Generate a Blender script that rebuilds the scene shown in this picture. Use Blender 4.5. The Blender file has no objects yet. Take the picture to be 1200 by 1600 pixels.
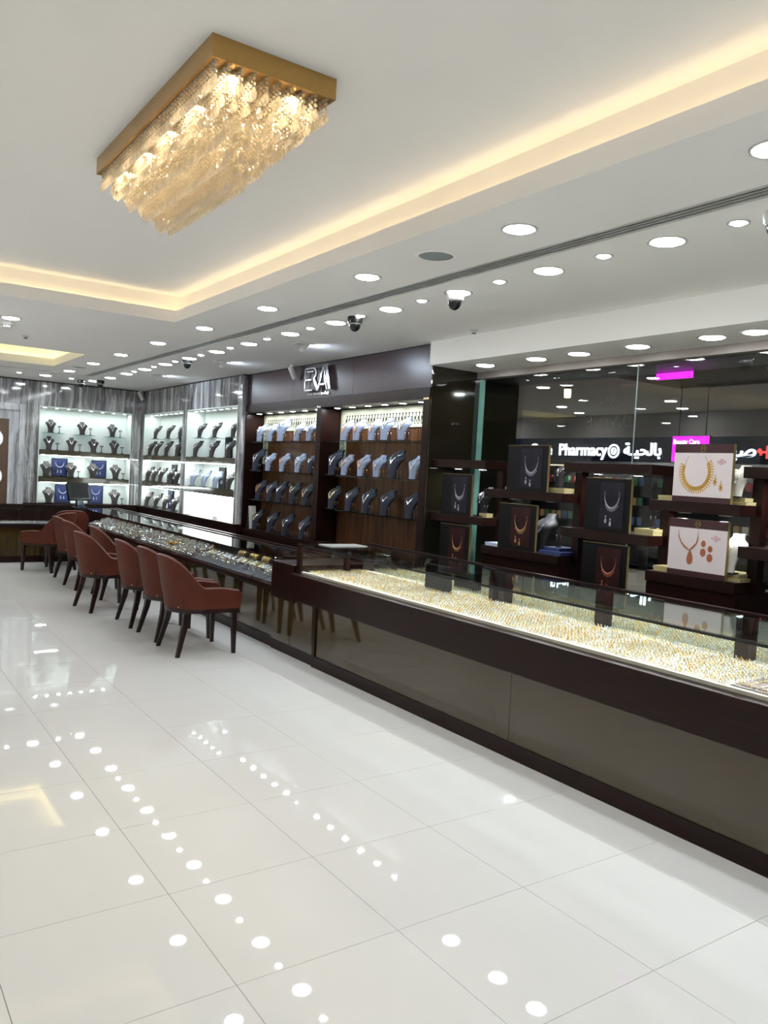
import bpy, bmesh, math, random
from mathutils import Matrix, Vector
random.seed(7)
S = bpy.context.scene
COL = S.collection
PI = math.pi

# ------------------------------------------------------------------ camera, world, exposure
H = 1.5656
YAW, PITCH, ROLL = 0.604685767, -0.0458707506, 0.0543086711
def cam_axes():
    cy, sy, cp, sp = math.cos(YAW), math.sin(YAW), math.cos(PITCH), math.sin(PITCH)
    f = Vector((sy*cp, cy*cp, sp)); r = Vector((cy, -sy, 0)); u = r.cross(f)
    cr, sr = math.cos(ROLL), math.sin(ROLL)
    return r*cr + u*sr, u*cr - r*sr, f
r_, u_, f_ = cam_axes()
cd = bpy.data.cameras.new('camera'); cam = bpy.data.objects.new('camera', cd); COL.objects.link(cam)
cd.sensor_fit = 'VERTICAL'; cd.sensor_height = 32.0; cd.lens = 32.0*1250.33/1600
cd.clip_start = 0.02; cd.clip_end = 200
M = Matrix((( r_.x, u_.x, -f_.x, 0), (r_.y, u_.y, -f_.y, 0), (r_.z, u_.z, -f_.z, H), (0, 0, 0, 1)))
cam.matrix_world = M
S.camera = cam

W = bpy.data.worlds.new('world'); S.world = W; W.use_nodes = True
W.node_tree.nodes['Background'].inputs[0].default_value = (0.75, 0.8, 0.85, 1)
W.node_tree.nodes['Background'].inputs[1].default_value = 0.05
vs = S.view_settings
S.display_settings.display_device = 'sRGB'
vs.view_transform = 'Standard'; vs.look = 'None'; vs.gamma = 1.0; vs.use_curve_mapping = False
vs.exposure = 1.1
cy = S.cycles
cy.use_adaptive_sampling = True; cy.adaptive_threshold = 0.05; cy.adaptive_min_samples = 20
cy.max_bounces = 8; cy.diffuse_bounces = 6; cy.glossy_bounces = 4; cy.transmission_bounces = 6
cy.transparent_max_bounces = 24; cy.sample_clamp_indirect = 6.0; cy.caustics_reflective = False; cy.caustics_refractive = False
cy.use_denoising = True

# lamp strengths (radiance of the lamp faces)
L_DOWN = 50.0
L_ROW2 = 31.0
L_SMALL = 40.0
L_SOFFIT = 28.0
L_COVE = 2.5
L_CHAND = 230.0
L_NICHE = 34.0
L_ERA = 95.0
L_CASE = 85.0
L_FARCASE = 26.0
L_MALL = 40.0
COOL = (0.88, 0.95, 1.0)
WARM = (1.0, 0.76, 0.42)

# ------------------------------------------------------------------ materials
def lin(h):
    v = [int(h[i:i+2], 16)/255 for i in (0, 2, 4)]
    return tuple(c/12.92 if c <= .04045 else ((c+.055)/1.055)**2.4 for c in v) + (1,)
MATS = {}
def newmat(name):
    m = bpy.data.materials.new(name); m.use_nodes = True; MATS[name] = m
    nt = m.node_tree
    return m, nt, nt.nodes['Principled BSDF']
def mat(name, col, rough=0.5, metal=0.0, var=0.08, scale=12.0, stretch=(1, 1, 1), spec=0.5, coat=0.0, bump=0.0, emis=None, es=0.0, bscale=None, trans=0.0):
    m, nt, b = newmat(name)
    c = lin(col) if isinstance(col, str) else tuple(col)+(1,)
    tc = nt.nodes.new('ShaderNodeTexCoord'); mp = nt.nodes.new('ShaderNodeMapping')
    mp.inputs['Scale'].default_value = stretch
    nt.links.new(tc.outputs['Object'], mp.inputs['Vector'])
    n = nt.nodes.new('ShaderNodeTexNoise'); n.inputs['Scale'].default_value = scale; n.inputs['Detail'].default_value = 4
    nt.links.new(mp.outputs[0], n.inputs['Vector'])
    r = nt.nodes.new('ShaderNodeValToRGB')
    r.color_ramp.elements[0].position = .3; r.color_ramp.elements[1].position = .7
    r.color_ramp.elements[0].color = tuple(max(0, x*(1-var)) for x in c[:3])+(1,)
    r.color_ramp.elements[1].color = tuple(min(1, x*(1+var)) for x in c[:3])+(1,)
    nt.links.new(n.outputs['Fac'], r.inputs[0]); nt.links.new(r.outputs[0], b.inputs['Base Color'])
    b.inputs['Roughness'].default_value = rough; b.inputs['Metallic'].default_value = metal
    b.inputs['Specular IOR Level'].default_value = spec
    b.inputs['Coat Weight'].default_value = coat; b.inputs['Coat Roughness'].default_value = 0.04
    if trans: b.inputs['Transmission Weight'].default_value = trans
    if bump:
        bp = nt.nodes.new('ShaderNodeBump'); bp.inputs['Strength'].default_value = bump; bp.inputs['Distance'].default_value = .002
        n2 = nt.nodes.new('ShaderNodeTexNoise'); n2.inputs['Scale'].default_value = bscale or scale*6
        nt.links.new(mp.outputs[0], n2.inputs['Vector'])
        nt.links.new(n2.outputs['Fac'], bp.inputs['Height']); nt.links.new(bp.outputs[0], b.inputs['Normal'])
    if emis:
        b.inputs['Emission Color'].default_value = (lin(emis) if isinstance(emis, str) else tuple(emis)+(1,))
        b.inputs['Emission Strength'].default_value = es
    return m
def emit(name, col, strength):
    m = bpy.data.materials.new(name); m.use_nodes = True; MATS[name] = m
    nt = m.node_tree; nt.nodes.clear()
    e = nt.nodes.new('ShaderNodeEmission'); o = nt.nodes.new('ShaderNodeOutputMaterial')
    e.inputs[0].default_value = tuple(col)+(1,); e.inputs[1].default_value = strength
    nt.links.new(e.outputs[0], o.inputs[0])
    return m
def glass(name, tint=(1, 1, 1), f0=0.04, gain=1.0, rough=0.0):
    """thin pane: transparent + mirror by Schlick, so lamps light through it"""
    m = bpy.data.materials.new(name); m.use_nodes = True; MATS[name] = m
    nt = m.node_tree; nt.nodes.clear(); N = nt.nodes.new; Lk = nt.links.new
    g = N('ShaderNodeNewGeometry'); d = N('ShaderNodeVectorMath'); d.operation = 'DOT_PRODUCT'
    Lk(g.outputs['Incoming'], d.inputs[0]); Lk(g.outputs['Normal'], d.inputs[1])
    a = N('ShaderNodeMath'); a.operation = 'ABSOLUTE'; Lk(d.outputs['Value'], a.inputs[0])
    s = N('ShaderNodeMath'); s.operation = 'SUBTRACT'; s.inputs[0].default_value = 1; Lk(a.outputs[0], s.inputs[1])
    p = N('ShaderNodeMath'); p.operation = 'POWER'; p.inputs[1].default_value = 5; Lk(s.outputs[0], p.inputs[0])
    q = N('ShaderNodeMath'); q.operation = 'MULTIPLY_ADD'; q.inputs[1].default_value = (1-f0)*gain; q.inputs[2].default_value = f0
    q.use_clamp = True; Lk(p.outputs[0], q.inputs[0])
    t = N('ShaderNodeBsdfTransparent'); t.inputs[0].default_value = tuple(tint)+(1,)
    gl = N('ShaderNodeBsdfGlossy'); gl.inputs['Roughness'].default_value = rough
    mx = N('ShaderNodeMixShader'); o = N('ShaderNodeOutputMaterial')
    Lk(q.outputs[0], mx.inputs[0]); Lk(t.outputs[0], mx.inputs[1]); Lk(gl.outputs[0], mx.inputs[2]); Lk(mx.outputs[0], o.inputs[0])
    return m
def marble(name, lo, mid, hi, sx=7.0):
    m, nt, b = newmat(name); N = nt.nodes.new; Lk = nt.links.new
    tc = N('ShaderNodeTexCoord'); mp = N('ShaderNodeMapping'); mp.inputs['Scale'].default_value = (sx, sx, .35)
    Lk(tc.outputs['Object'], mp.inputs['Vector'])
    wq = N('ShaderNodeTexNoise'); wq.inputs['Scale'].default_value = .9; wq.inputs['Detail'].default_value = 3
    Lk(tc.outputs['Object'], wq.inputs['Vector'])
    ad = N('ShaderNodeVectorMath'); ad.operation = 'MULTIPLY_ADD'; ad.inputs[1].default_value = (1.6, 1.6, .4)
    Lk(wq.outputs['Color'], ad.inputs[0]); Lk(mp.outputs[0], ad.inputs[2])
    n = N('ShaderNodeTexNoise'); n.inputs['Scale'].default_value = 1.6; n.inputs['Detail'].default_value = 9; n.inputs['Roughness'].default_value = .68
    n.inputs['Distortion'].default_value = .7
    Lk(ad.outputs[0], n.inputs['Vector'])
    r = N('ShaderNodeValToRGB'); e = r.color_ramp.elements
    e[0].position = .34; e[0].color = lin(lo); e[1].position = .66; e[1].color = lin(hi)
    k = e.new(.5); k.color = lin(mid)
    Lk(n.outputs['Fac'], r.inputs[0]); Lk(r.outputs[0], b.inputs['Base Color'])
    b.inputs['Roughness'].default_value = .08
    return m
def wood(name, lo, hi, rough=.25, axis='y', coat=0.3, scale=3.0):
    m, nt, b = newmat(name); N = nt.nodes.new; Lk = nt.links.new
    tc = N('ShaderNodeTexCoord'); mp = N('ShaderNodeMapping')
    st = {'x': (1, 14, 14), 'y': (14, 1, 14), 'z': (14, 14, 1)}[axis]
    mp.inputs['Scale'].default_value = st; Lk(tc.outputs['Object'], mp.inputs['Vector'])
    n = N('ShaderNodeTexNoise'); n.inputs['Scale'].default_value = scale; n.inputs['Detail'].default_value = 8; n.inputs['Roughness'].default_value = .6; n.inputs['Distortion'].default_value = .4
    Lk(mp.outputs[0], n.inputs['Vector'])
    r = N('ShaderNodeValToRGB'); e = r.color_ramp.elements
    e[0].position = .35; e[0].color = lin(lo); e[1].position = .68; e[1].color = lin(hi)
    Lk(n.outputs['Fac'], r.inputs[0]); Lk(r.outputs[0], b.inputs['Base Color'])
    b.inputs['Roughness'].default_value = rough; b.inputs['Coat Weight'].default_value = coat; b.inputs['Coat Roughness'].default_value = .08
    b.inputs['Specular IOR Level'].default_value = .22
    return m

mat('tile', 'ecebe9', .02, var=.015, scale=1.6, spec=.5)
mat('grout', '8d857a', .7)
mat('ceil_white', 'fbf9f6', .85, var=.012, scale=2)
mat('wall_cream', 'f0ebe4', .8, var=.02)
marble('marble_grey', '3a3634', '7e7c7c', 'd2d3d3', 7)
marble('marble_pale', '77767a', 'b3b4b8', 'dcdde0', 9)
wood('wood_dark', '190a07', '26100c', .3, 'y', .0)
wood('wood_dark_v', '190a07', '26100c', .3, 'z', .0)
wood('wood_panel', '261417', '311a1e', .27, 'y', .0)
wood('wood_back', '3b2417', '6a4429', .3, 'z', .2, 1.6)
wood('wood_leg', '1c0f0c', '2c1814', .3, 'z')
mat('bronze_glass', '3f3116', .05, var=.02, scale=2, spec=.7, coat=.15)
mat('olive_gloss', '1d1a10', .05, var=.05, scale=3, spec=.8, coat=.5)
mat('shelf_bronze', '4a4334', .1, var=.05, spec=.8)
mat('black_gap', '08080a', .7)
mat('black_plastic', '121214', .25, var=.1)
mat('grey_white_plastic', 'd0cfcc', .4)
mat('trim_metal', 'c9c9c6', .3, .2)
mat('speaker_mesh', '8f9997', .7, var=.1, scale=400)
mat('niche_white', 'e9efec', .6, var=.01)
mat('leather', '562719', .5, spec=.22, var=.1, scale=5, bump=.25, bscale=220)
mat('gold_frame', 'b8955a', .3, .85, var=.12, scale=60, stretch=(1, 1, 40))
mat('gold', 'e8b850', .22, .9, var=.15, scale=80)
mat('gold_pale', 'ead9a8', .25, .85, var=.1, scale=80)
mat('silver', 'e8e8ea', .15, .9, var=.1, scale=120)
mat('rosegold', 'dba57e', .25, .9)
mat('chrome', 'e8e8ea', .12, 1.0, var=.03)
mat('velvet_dark', '35302f', .6, var=.12, scale=90)
mat('velvet_navy', '1b2031', .65, var=.12, scale=90)
mat('velvet_pale', '8792ab', .6, var=.08, scale=90)
mat('velvet_black', '101013', .7, var=.1)
mat('bust_white', 'e6e2d8', .45, var=.03)
mat('pad_navy', '171a2e', .5, var=.12, scale=60)
mat('pad_black', '0b0a0e', .5, var=.15, scale=60)
mat('tray_white', 'e9e4d4', .5, var=.03)
mat('filigree', 'b9bda4', .5, var=.06)
mat('filigree_dark', '1d1c14', .7)
mat('paper_pink', 'e2d6d8', .5, var=.03, scale=4)
mat('band_brown', '3b1a1d', .4, var=.05)
mat('board_black', '0a090b', .45, var=.08, spec=.2)
mat('photo_dark', '1f1e27', .45, var=.6, scale=7, spec=.2)
mat('photo_red', '2e1212', .45, var=.6, scale=7, spec=.2)
mat('photo_blue', '1d2a5c', .35, var=.5, scale=9)
mat('print_gold', 'c99a3c', .5, var=.3, scale=160)
mat('print_copper', 'a8603c', .5, var=.3, scale=160)
mat('print_silver', '9a9aa4', .45, var=.3, scale=160)
mat('print_orange', 'ad7d4e', .5, var=.25, scale=160)
mat('print_pink', 'c98f98', .6)
mat('edge_gold', '8d7a4c', .35, .3, var=.1)
mat('box_cream', 'b5a878', .5, var=.1)
mat('box_blue', '26366e', .4, var=.1)
mat('box_pale', 'c2cbe2', .5, var=.05)
mat('mat_grey', '8f8784', .7, var=.1, scale=200)
mat('mat_stripe', '8e7c72', .7, var=.2, scale=30, stretch=(1, 30, 1))
MATS['wood_panel'].node_tree.nodes['Principled BSDF'].inputs['Specular IOR Level'].default_value = .4
MATS['wood_panel'].node_tree.nodes['Principled BSDF'].inputs['Roughness'].default_value = .30
mat('mirror', 'cfd8d2', .02, 1.0, var=.01)
mat('door_brown', '5c4636', .3, var=.08)
mat('screen_blue', '15233a', .15, var=.1)
mat('mall_grey', '8f8882', .8, var=.04)
mat('mall_bulk', '6f6a6a', .7, var=.04)
mat('mall_beam', '1d2629', .4, var=.05)
mat('mall_floor', 'a9a39a', .1, var=.04)
mat('sign_navy', '0a0e26', .25, var=.1)
mat('store_inside', '4c4d50', .7, var=.1)
mat('rack_metal', '2b2c2e', .4, .4)
for nm, c in (('pack_white', 'd8d8d4'), ('pack_green', '4f8a6a'), ('pack_red', 'b04848'), ('pack_tan', 'c9a877'), ('pack_blue', '5a78a8')):
    mat(nm, c, .5, var=.15, scale=40)
def crystal_mat():
    m = bpy.data.materials.new('crystal'); m.use_nodes = True; MATS['crystal'] = m
    nt = m.node_tree; nt.nodes.clear(); N = nt.nodes.new; Lk = nt.links.new
    tr = N('ShaderNodeBsdfTranslucent'); tr.inputs[0].default_value = (1, .93, .80, 1)
    df = N('ShaderNodeBsdfTransparent'); df.inputs[0].default_value = (1, .95, .86, 1)
    gl = N('ShaderNodeBsdfGlossy'); gl.inputs['Roughness'].default_value = .05
    no = N('ShaderNodeTexNoise'); no.inputs['Scale'].default_value = 90
    mp = N('ShaderNodeMath'); mp.operation = 'MULTIPLY_ADD'; mp.inputs[1].default_value = .35; mp.inputs[2].default_value = .08; Lk(no.outputs['Fac'], mp.inputs[0])
    a = N('ShaderNodeMixShader'); a.inputs[0].default_value = .35; Lk(tr.outputs[0], a.inputs[1]); Lk(df.outputs[0], a.inputs[2])
    b = N('ShaderNodeMixShader'); Lk(mp.outputs[0], b.inputs[0]); Lk(a.outputs[0], b.inputs[1]); Lk(gl.outputs[0], b.inputs[2])
    o = N('ShaderNodeOutputMaterial'); Lk(b.outputs[0], o.inputs[0])
crystal_mat()
glass('logo_gold_faint', (.80, .76, .66), f0=.10)
glass('glass_clear', (.985, .995, .99))
glass('glass_top', (.95, .985, .975), f0=.05)
glass('glass_shelf', (.72, .80, .80), f0=.06)
glass('glass_window', (.88, .92, .91), f0=.03)
mat('glass_edge', '7fb3a6', .15, var=.1, spec=.8)
emit('lamp_cool', COOL, L_DOWN)
emit('lamp_row2', COOL, L_ROW2)
emit('lamp_small', COOL, L_SMALL)
emit('lamp_soffit', (.95, .97, 1.0), L_SOFFIT)
emit('lamp_wash', (.72, .84, 1.0), 200)
emit('cove_led', WARM, L_COVE)
emit('cove_led_yellow', (1.0, .86, .30), L_COVE*2.2)
emit('chand_lamp', (1.0, .80, .50), L_CHAND)
emit('niche_lamp', (.88, 1.0, .98), L_NICHE)
emit('niche_panel', (.96, 1.0, .98), 1.6)
emit('era_lamp', (.93, .96, 1.0), L_ERA)
emit('case_led', (.93, 1.0, 1.0), L_CASE)
emit('case_led_rear', (.97, 1.0, .97), 40)  # fill strip added for the rear of the showcase
emit('farcase_led', (.85, .95, 1.0), L_FARCASE)
emit('mall_lamp', (1.0, .98, .95), L_MALL)
emit('lantern_glow', (1.0, .62, .22), 14)
emit('magenta_screen', (.80, .02, .82), 1.0)  # the screen, and the panel that imitates its reflection
emit('sign_white', (.85, .95, 1.0), 1.5)
emit('sign_red', (1.0, .05, .05), 1.2)
emit('door_glow', (.9, .95, 1.0), 1.1)
emit('pharm_glow', (1.0, .80, .55), .9)

# ------------------------------------------------------------------ mesh helpers
def B(): return bmesh.new()
def box(bm, x0, x1, y0, y1, z0, z1):
    v = [bm.verts.new(p) for p in ((x0,y0,z0),(x1,y0,z0),(x1,y1,z0),(x0,y1,z0),(x0,y0,z1),(x1,y0,z1),(x1,y1,z1),(x0,y1,z1))]
    for f in ((0,3,2,1),(4,5,6,7),(0,1,5,4),(1,2,6,5),(2,3,7,6),(3,0,4,7)): bm.faces.new([v[i] for i in f])
    return bm
def lathe(bm, prof, n=24, cx=0, cy=0, cz=0):
    rings = []
    for r, z in prof:
        if r < 1e-6: rings.append([bm.verts.new((cx, cy, cz+z))])
        else: rings.append([bm.verts.new((cx+r*math.cos(2*PI*i/n), cy+r*math.sin(2*PI*i/n), cz+z)) for i in range(n)])
    for a, b in zip(rings, rings[1:]):
        for i in range(n):
            j = (i+1) % n
            if len(a) == 1 and len(b) == 1: continue
            if len(a) == 1: bm.faces.new((a[0], b[i], b[j]))
            elif len(b) == 1: bm.faces.new((a[i], b[0], a[j]))
            else: bm.faces.new((a[i], b[i], b[j], a[j]))
    return bm
def tube(bm, pts, rad, n=6, closed=False):
    pts = [Vector(p) for p in pts]; rings = []; N = len(pts)
    up = Vector((0, 0, 1))
    for i, p in enumerate(pts):
        a = pts[(i-1) % N] if (closed or i) else p
        b = pts[(i+1) % N] if (closed or i < N-1) else p
        d = (b-a).normalized()
        s = d.cross(up)
        if s.length < 1e-4: s = d.cross(Vector((1, 0, 0)))
        s.normalize(); t = s.cross(d)
        r = rad[i] if isinstance(rad, (list, tuple)) else rad
        rings.append([bm.verts.new(p + s*r*math.cos(2*PI*k/n) + t*r*math.sin(2*PI*k/n)) for k in range(n)])
    m = N if closed else N-1
    for i in range(m):
        a, b = rings[i], rings[(i+1) % N]
        for k in range(n):
            bm.faces.new((a[k], a[(k+1) % n], b[(k+1) % n], b[k]))
    if not closed:
        bm.faces.new(rings[0][::-1]); bm.faces.new(rings[-1])
    return bm
def prism(bm, poly, d0, d1, frame):
    """polygon (u,v) list extruded between depths d0,d1; frame maps (u,v,d) to a point"""
    a = [bm.verts.new(frame(u, v, d0)) for u, v in poly]; b = [bm.verts.new(frame(u, v, d1)) for u, v in poly]
    n = len(poly)
    bm.faces.new(a[::-1]); bm.faces.new(b)
    for i in range(n): bm.faces.new((a[i], a[(i+1) % n], b[(i+1) % n], b[i]))
    return bm
def bar2(bm, p, q, w, d0, d1, frame):
    dx, dy = q[0]-p[0], q[1]-p[1]; L = math.hypot(dx, dy); nx, ny = -dy/L*w/2, dx/L*w/2
    return prism(bm, [(p[0]+nx, p[1]+ny), (q[0]+nx, q[1]+ny), (q[0]-nx, q[1]-ny), (p[0]-nx, p[1]-ny)], d0, d1, frame)
def ball(bm, c, r, n=6, m=4, sz=1.0):
    prof = [(r*math.sin(PI*i/m), -r*sz*math.cos(PI*i/m)) for i in range(m+1)]
    prof[0] = (0, -r*sz); prof[-1] = (0, r*sz)
    return lathe(bm, prof, n, *c)
def ring(bm, c, R, r, n=12, k=5, axis='z'):
    pts = []
    for i in range(n):
        a = 2*PI*i/n; u, v = R*math.cos(a), R*math.sin(a)
        pts.append((c[0]+u, c[1]+v, c[2]) if axis == 'z' else ((c[0], c[1]+u, c[2]+v) if axis == 'x' else (c[0]+u, c[1], c[2]+v)))
    return tube(bm, pts, r, k, True)
def me(bm, name, m, smooth=False):
    bmesh.ops.recalc_face_normals(bm, faces=bm.faces)
    d = bpy.data.meshes.new(name); bm.to_mesh(d); bm.free()
    if smooth:
        for p in d.polygons: p.use_smooth = True
    if m: d.materials.append(MATS[m])
    return d
def ob(name, data, parent=None, loc=None, rotz=0):
    o = bpy.data.objects.new(name, data); COL.objects.link(o)
    if parent: o.parent = parent
    if loc: o.location = loc
    if rotz: o.rotation_euler[2] = rotz
    return o
def mk(name, bm, m, parent=None, smooth=False, loc=None):
    if hasattr(parent, 'off'): return ob(name, me(bm, name, m, smooth), parent.root, parent.off)
    return ob(name, me(bm, name, m, smooth), parent, loc)
def tag(o, label, cat, group=None, kind=None):
    o['label'] = label; o['category'] = cat
    if group: o['group'] = group
    if kind: o['kind'] = kind
    return o
def thing(name, label, cat, loc=(0, 0, 0), rotz=0, group=None, kind=None):
    return tag(ob(name, None, None, loc, rotz), label, cat, group, kind)
def struct(name, bm, m, label=None, parent=None, smooth=False):
    o = mk(name, bm, m, parent, smooth)
    if not parent:
        o['kind'] = 'structure'
        if label: o['label'] = label; o['category'] = name.split('_')[0]
    return o
def dup(root, loc, rotz=None, label=None, group=None):
    r = root.copy(); COL.objects.link(r); r.location = loc
    if rotz is not None: r.rotation_euler = (0, 0, rotz)
    if label: r['label'] = label
    if group: r['group'] = group
    for ch in list(root.children):
        c = ch.copy(); COL.objects.link(c); c.parent = r
        for g in list(ch.children):
            d = g.copy(); COL.objects.link(d); d.parent = c
    return r
def autosmooth(o, deg=40):
    for p in o.data.polygons: p.use_smooth = True
    try: o.data.set_sharp_from_angle(angle=math.radians(deg))
    except Exception: pass
    return o
def bevel(bm, w=.004, seg=2):
    bmesh.ops.bevel(bm, geom=list(bm.edges), offset=w, segments=seg, profile=.6, affect='EDGES', clamp_overlap=True)
    return bm
def text_mesh(txt, size, depth, m, name, align='LEFT', bold=0.0, squeeze=1.0):
    cu = bpy.data.curves.new(name, 'FONT'); cu.body = txt; cu.size = size; cu.extrude = depth; cu.align_x = align
    cu.offset = bold; cu.resolution_u = 3
    o = bpy.data.objects.new(name, cu); COL.objects.link(o)
    bpy.context.view_layer.update()
    d = bpy.data.meshes.new_from_object(o.evaluated_get(bpy.context.evaluated_depsgraph_get()))
    bpy.data.objects.remove(o); bpy.data.curves.remove(cu)
    if squeeze != 1.0:
        for v in d.vertices: v.co.x *= squeeze
    d.materials.clear(); d.materials.append(MATS[m])
    return d
def put_text(name, d, parent, loc, facing='-x'):
    o = ob(name, d, parent, loc)
    o.rotation_euler = (PI/2, 0, -PI/2) if facing == '-x' else ((PI/2, 0, 0) if facing == '-y' else (PI/2, 0, PI/2))
    return o
ORD = ['first', 'second', 'third', 'fourth', 'fifth', 'sixth', 'seventh', 'eighth', 'ninth', 'tenth', 'eleventh', 'twelfth', 'thirteenth', 'fourteenth', 'fifteenth', 'sixteenth', 'seventeenth', 'eighteenth', 'nineteenth', 'twentieth']

# ------------------------------------------------------------------ key dimensions
ZC, ZU = 2.77, 3.0              # main ceiling, tray ceiling
XW, XE, XG = 4.33, 4.40, 4.96   # marble wall, cabinet front, window glass
YB = 13.66                      # back wall
XL, YN = -3.0, -3.0             # unseen walls
ZS = 2.565                      # soffit

# ------------------------------------------------------------------ floor
bm = B(); box(bm, XL-.1, 5.0, YN-.1, YB+.5, -.12, -.004)
floor = struct('floor', bm, 'grout', 'glossy cream tiled shop floor')
T0X, T0Y, TS = 1.036, 5.146, .6
bm = B(); box(bm, .001, TS-.0012, .001, TS-.0012, -.012, 0)
tile = me(bm, 'tile', 'tile')
seen, rest = [], []
for i in range(-7, 7):
    for j in range(-14, 16):
        x, y = T0X+TS*i, T0Y+TS*j
        if x > 4.7 or y > YB: continue
        (seen if (-1.4 < x < 4.0 and .2 < y) else rest).append((x, y))
for x, y in seen:
    ob('tile', tile, floor, (x, y, 0))
bm = B()
for x, y in rest:
    box(bm, x+.001, x+TS-.0012, y+.001, y+TS-.0012, -.012, 0)
mk('tiles', bm, 'tile', floor)['kind'] = 'stuff'

# ------------------------------------------------------------------ ceiling with two lit trays and a slot
TX0, TX1, TY0, TY1 = -1.6, 2.38, -1.2, 6.72
UX0, UX1, UY0, UY1 = -1.6, 2.38, 9.65, 11.3
SX0, SX1, SYE = 2.958, 3.082, 12.1
bm = B(); T = .03
def slab(x0, x1, y0, y1): box(bm, x0, x1, y0, y1, ZC, ZC+T)
slab(XL, TX0, YN, YB); slab(TX0, TX1, YN, TY0); slab(TX0, TX1, TY1, UY0); slab(TX0, TX1, UY1, SYE-.05)
slab(TX1, SX0, YN, SYE-.05); slab(SX1, 4.9, YN, YB+.3); slab(SX0, SX1, SYE, YB+.3); slab(TX0, SX0, SYE, YB+.3)
ceiling = struct('ceiling', bm, 'ceil_white', 'white plasterboard shop ceiling')
def tray(x0, x1, y0, y1, n, led):
    g = .07; zl = 2.865
    bm = B()
    # lip faces around the opening
    e = .003; zb = ZC-.0015
    box(bm, x0-.012, x0+e, y0-.012, y1+.012, zb, zl); box(bm, x1-e, x1+.012, y0-.012, y1+.012, zb, zl)
    box(bm, x0+e, x1-e, y0-.012, y0+e, zb, zl); box(bm, x0+e, x1-e, y1-e, y1+.012, zb, zl)
    mk('lip', bm, 'ceil_white', ceiling)
    bm = B()
    X0, X1, Y0, Y1 = x0-g, x1+g, y0-g, y1+g
    box(bm, X0-.02, X0, Y0, Y1, ZC+T, ZU); box(bm, X1, X1+.02, Y0, Y1, ZC+T, ZU)
    box(bm, X0-.02, X1+.02, Y0-.02, Y0, ZC+T, ZU); box(bm, X0-.02, X1+.02, Y1, Y1+.02, ZC+T, ZU)
    mk('cove_wall', bm, 'ceil_white', ceiling)
    bm = B(); box(bm, X0-.02, X1+.02, Y0-.02, Y1+.02, ZU, ZU+.03)
    mk('tray_ceiling', bm, 'ceil_white', ceiling)
    bm = B(); z0, z1 = 2.803, 2.812; w = .02
    box(bm, x0-.05, x0-.05+w, y0, y1, z0, z1); box(bm, x1+.03, x1+.03+w, y0, y1, z0, z1)
    box(bm, x0, x1, y0-.05, y0-.05+w, z0, z1); box(bm, x0, x1, y1+.03, y1+.03+w, z0, z1)
    o = mk('cove_light_strip', bm, led)
    tag(o, n, 'light strip')
tray(TX0, TX1, TY0, TY1, 'warm light strip hidden round the large ceiling tray above the chandelier', 'cove_led')
tray(UX0, UX1, UY0, UY1, 'yellow light strip hidden in the small ceiling tray near the back wall', 'cove_led_yellow')

t = thing('air_diffuser', 'long slotted ceiling air grille running the length of the shop', 'air vent', (0, 0, ZC))
bm = B(); box(bm, SX0, SX1, YN, SYE, .014, .02); mk('backing', bm, 'black_gap', t)
for k in range(4):
    x = SX0 + [0, .040, .070, .100][k]; w = [.020, .010, .010, .024][k]
    bm = B(); box(bm, x, x+w, YN, SYE, -.003, .003); mk('slat', bm, 'trim_metal', t)
t = thing('air_diffuser', 'narrow ceiling slot running along the back wall', 'air vent', (0, 0, ZC))
bm = B(); box(bm, TX0, SX0, SYE-.05, SYE, .05, .06); mk('backing', bm, 'black_gap', t)
for y in (SYE-.05, SYE-.018): bm = B(); box(bm, TX0, SX0, y, y+.018, -.003, .03); mk('slat', bm, 'trim_metal', t)

# soffit over the window
bm = B(); box(bm, 4.36, 4.92, YN, 5.72, ZS, ZC)
struct('trim_1', bm, 'ceil_white', 'lowered white soffit above the shop window')
bm = B(); box(bm, 4.92, 5.02, YN, 5.72, 2.505, ZC); struct('trim_2', bm, 'mall_grey', 'grey head rail above the window glass')

# ------------------------------------------------------------------ unseen walls that close the room
bm = B(); box(bm, XL-.1, XL, YN, YB+.4, 0, ZC+T); struct('wall_left', bm, 'wall_cream', 'cream side wall out of view')
bm = B(); box(bm, XL-.1, 5.0, YN-.1, YN, 0, ZC+T); struct('wall_near', bm, 'wall_cream', 'cream wall behind the viewer')

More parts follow.
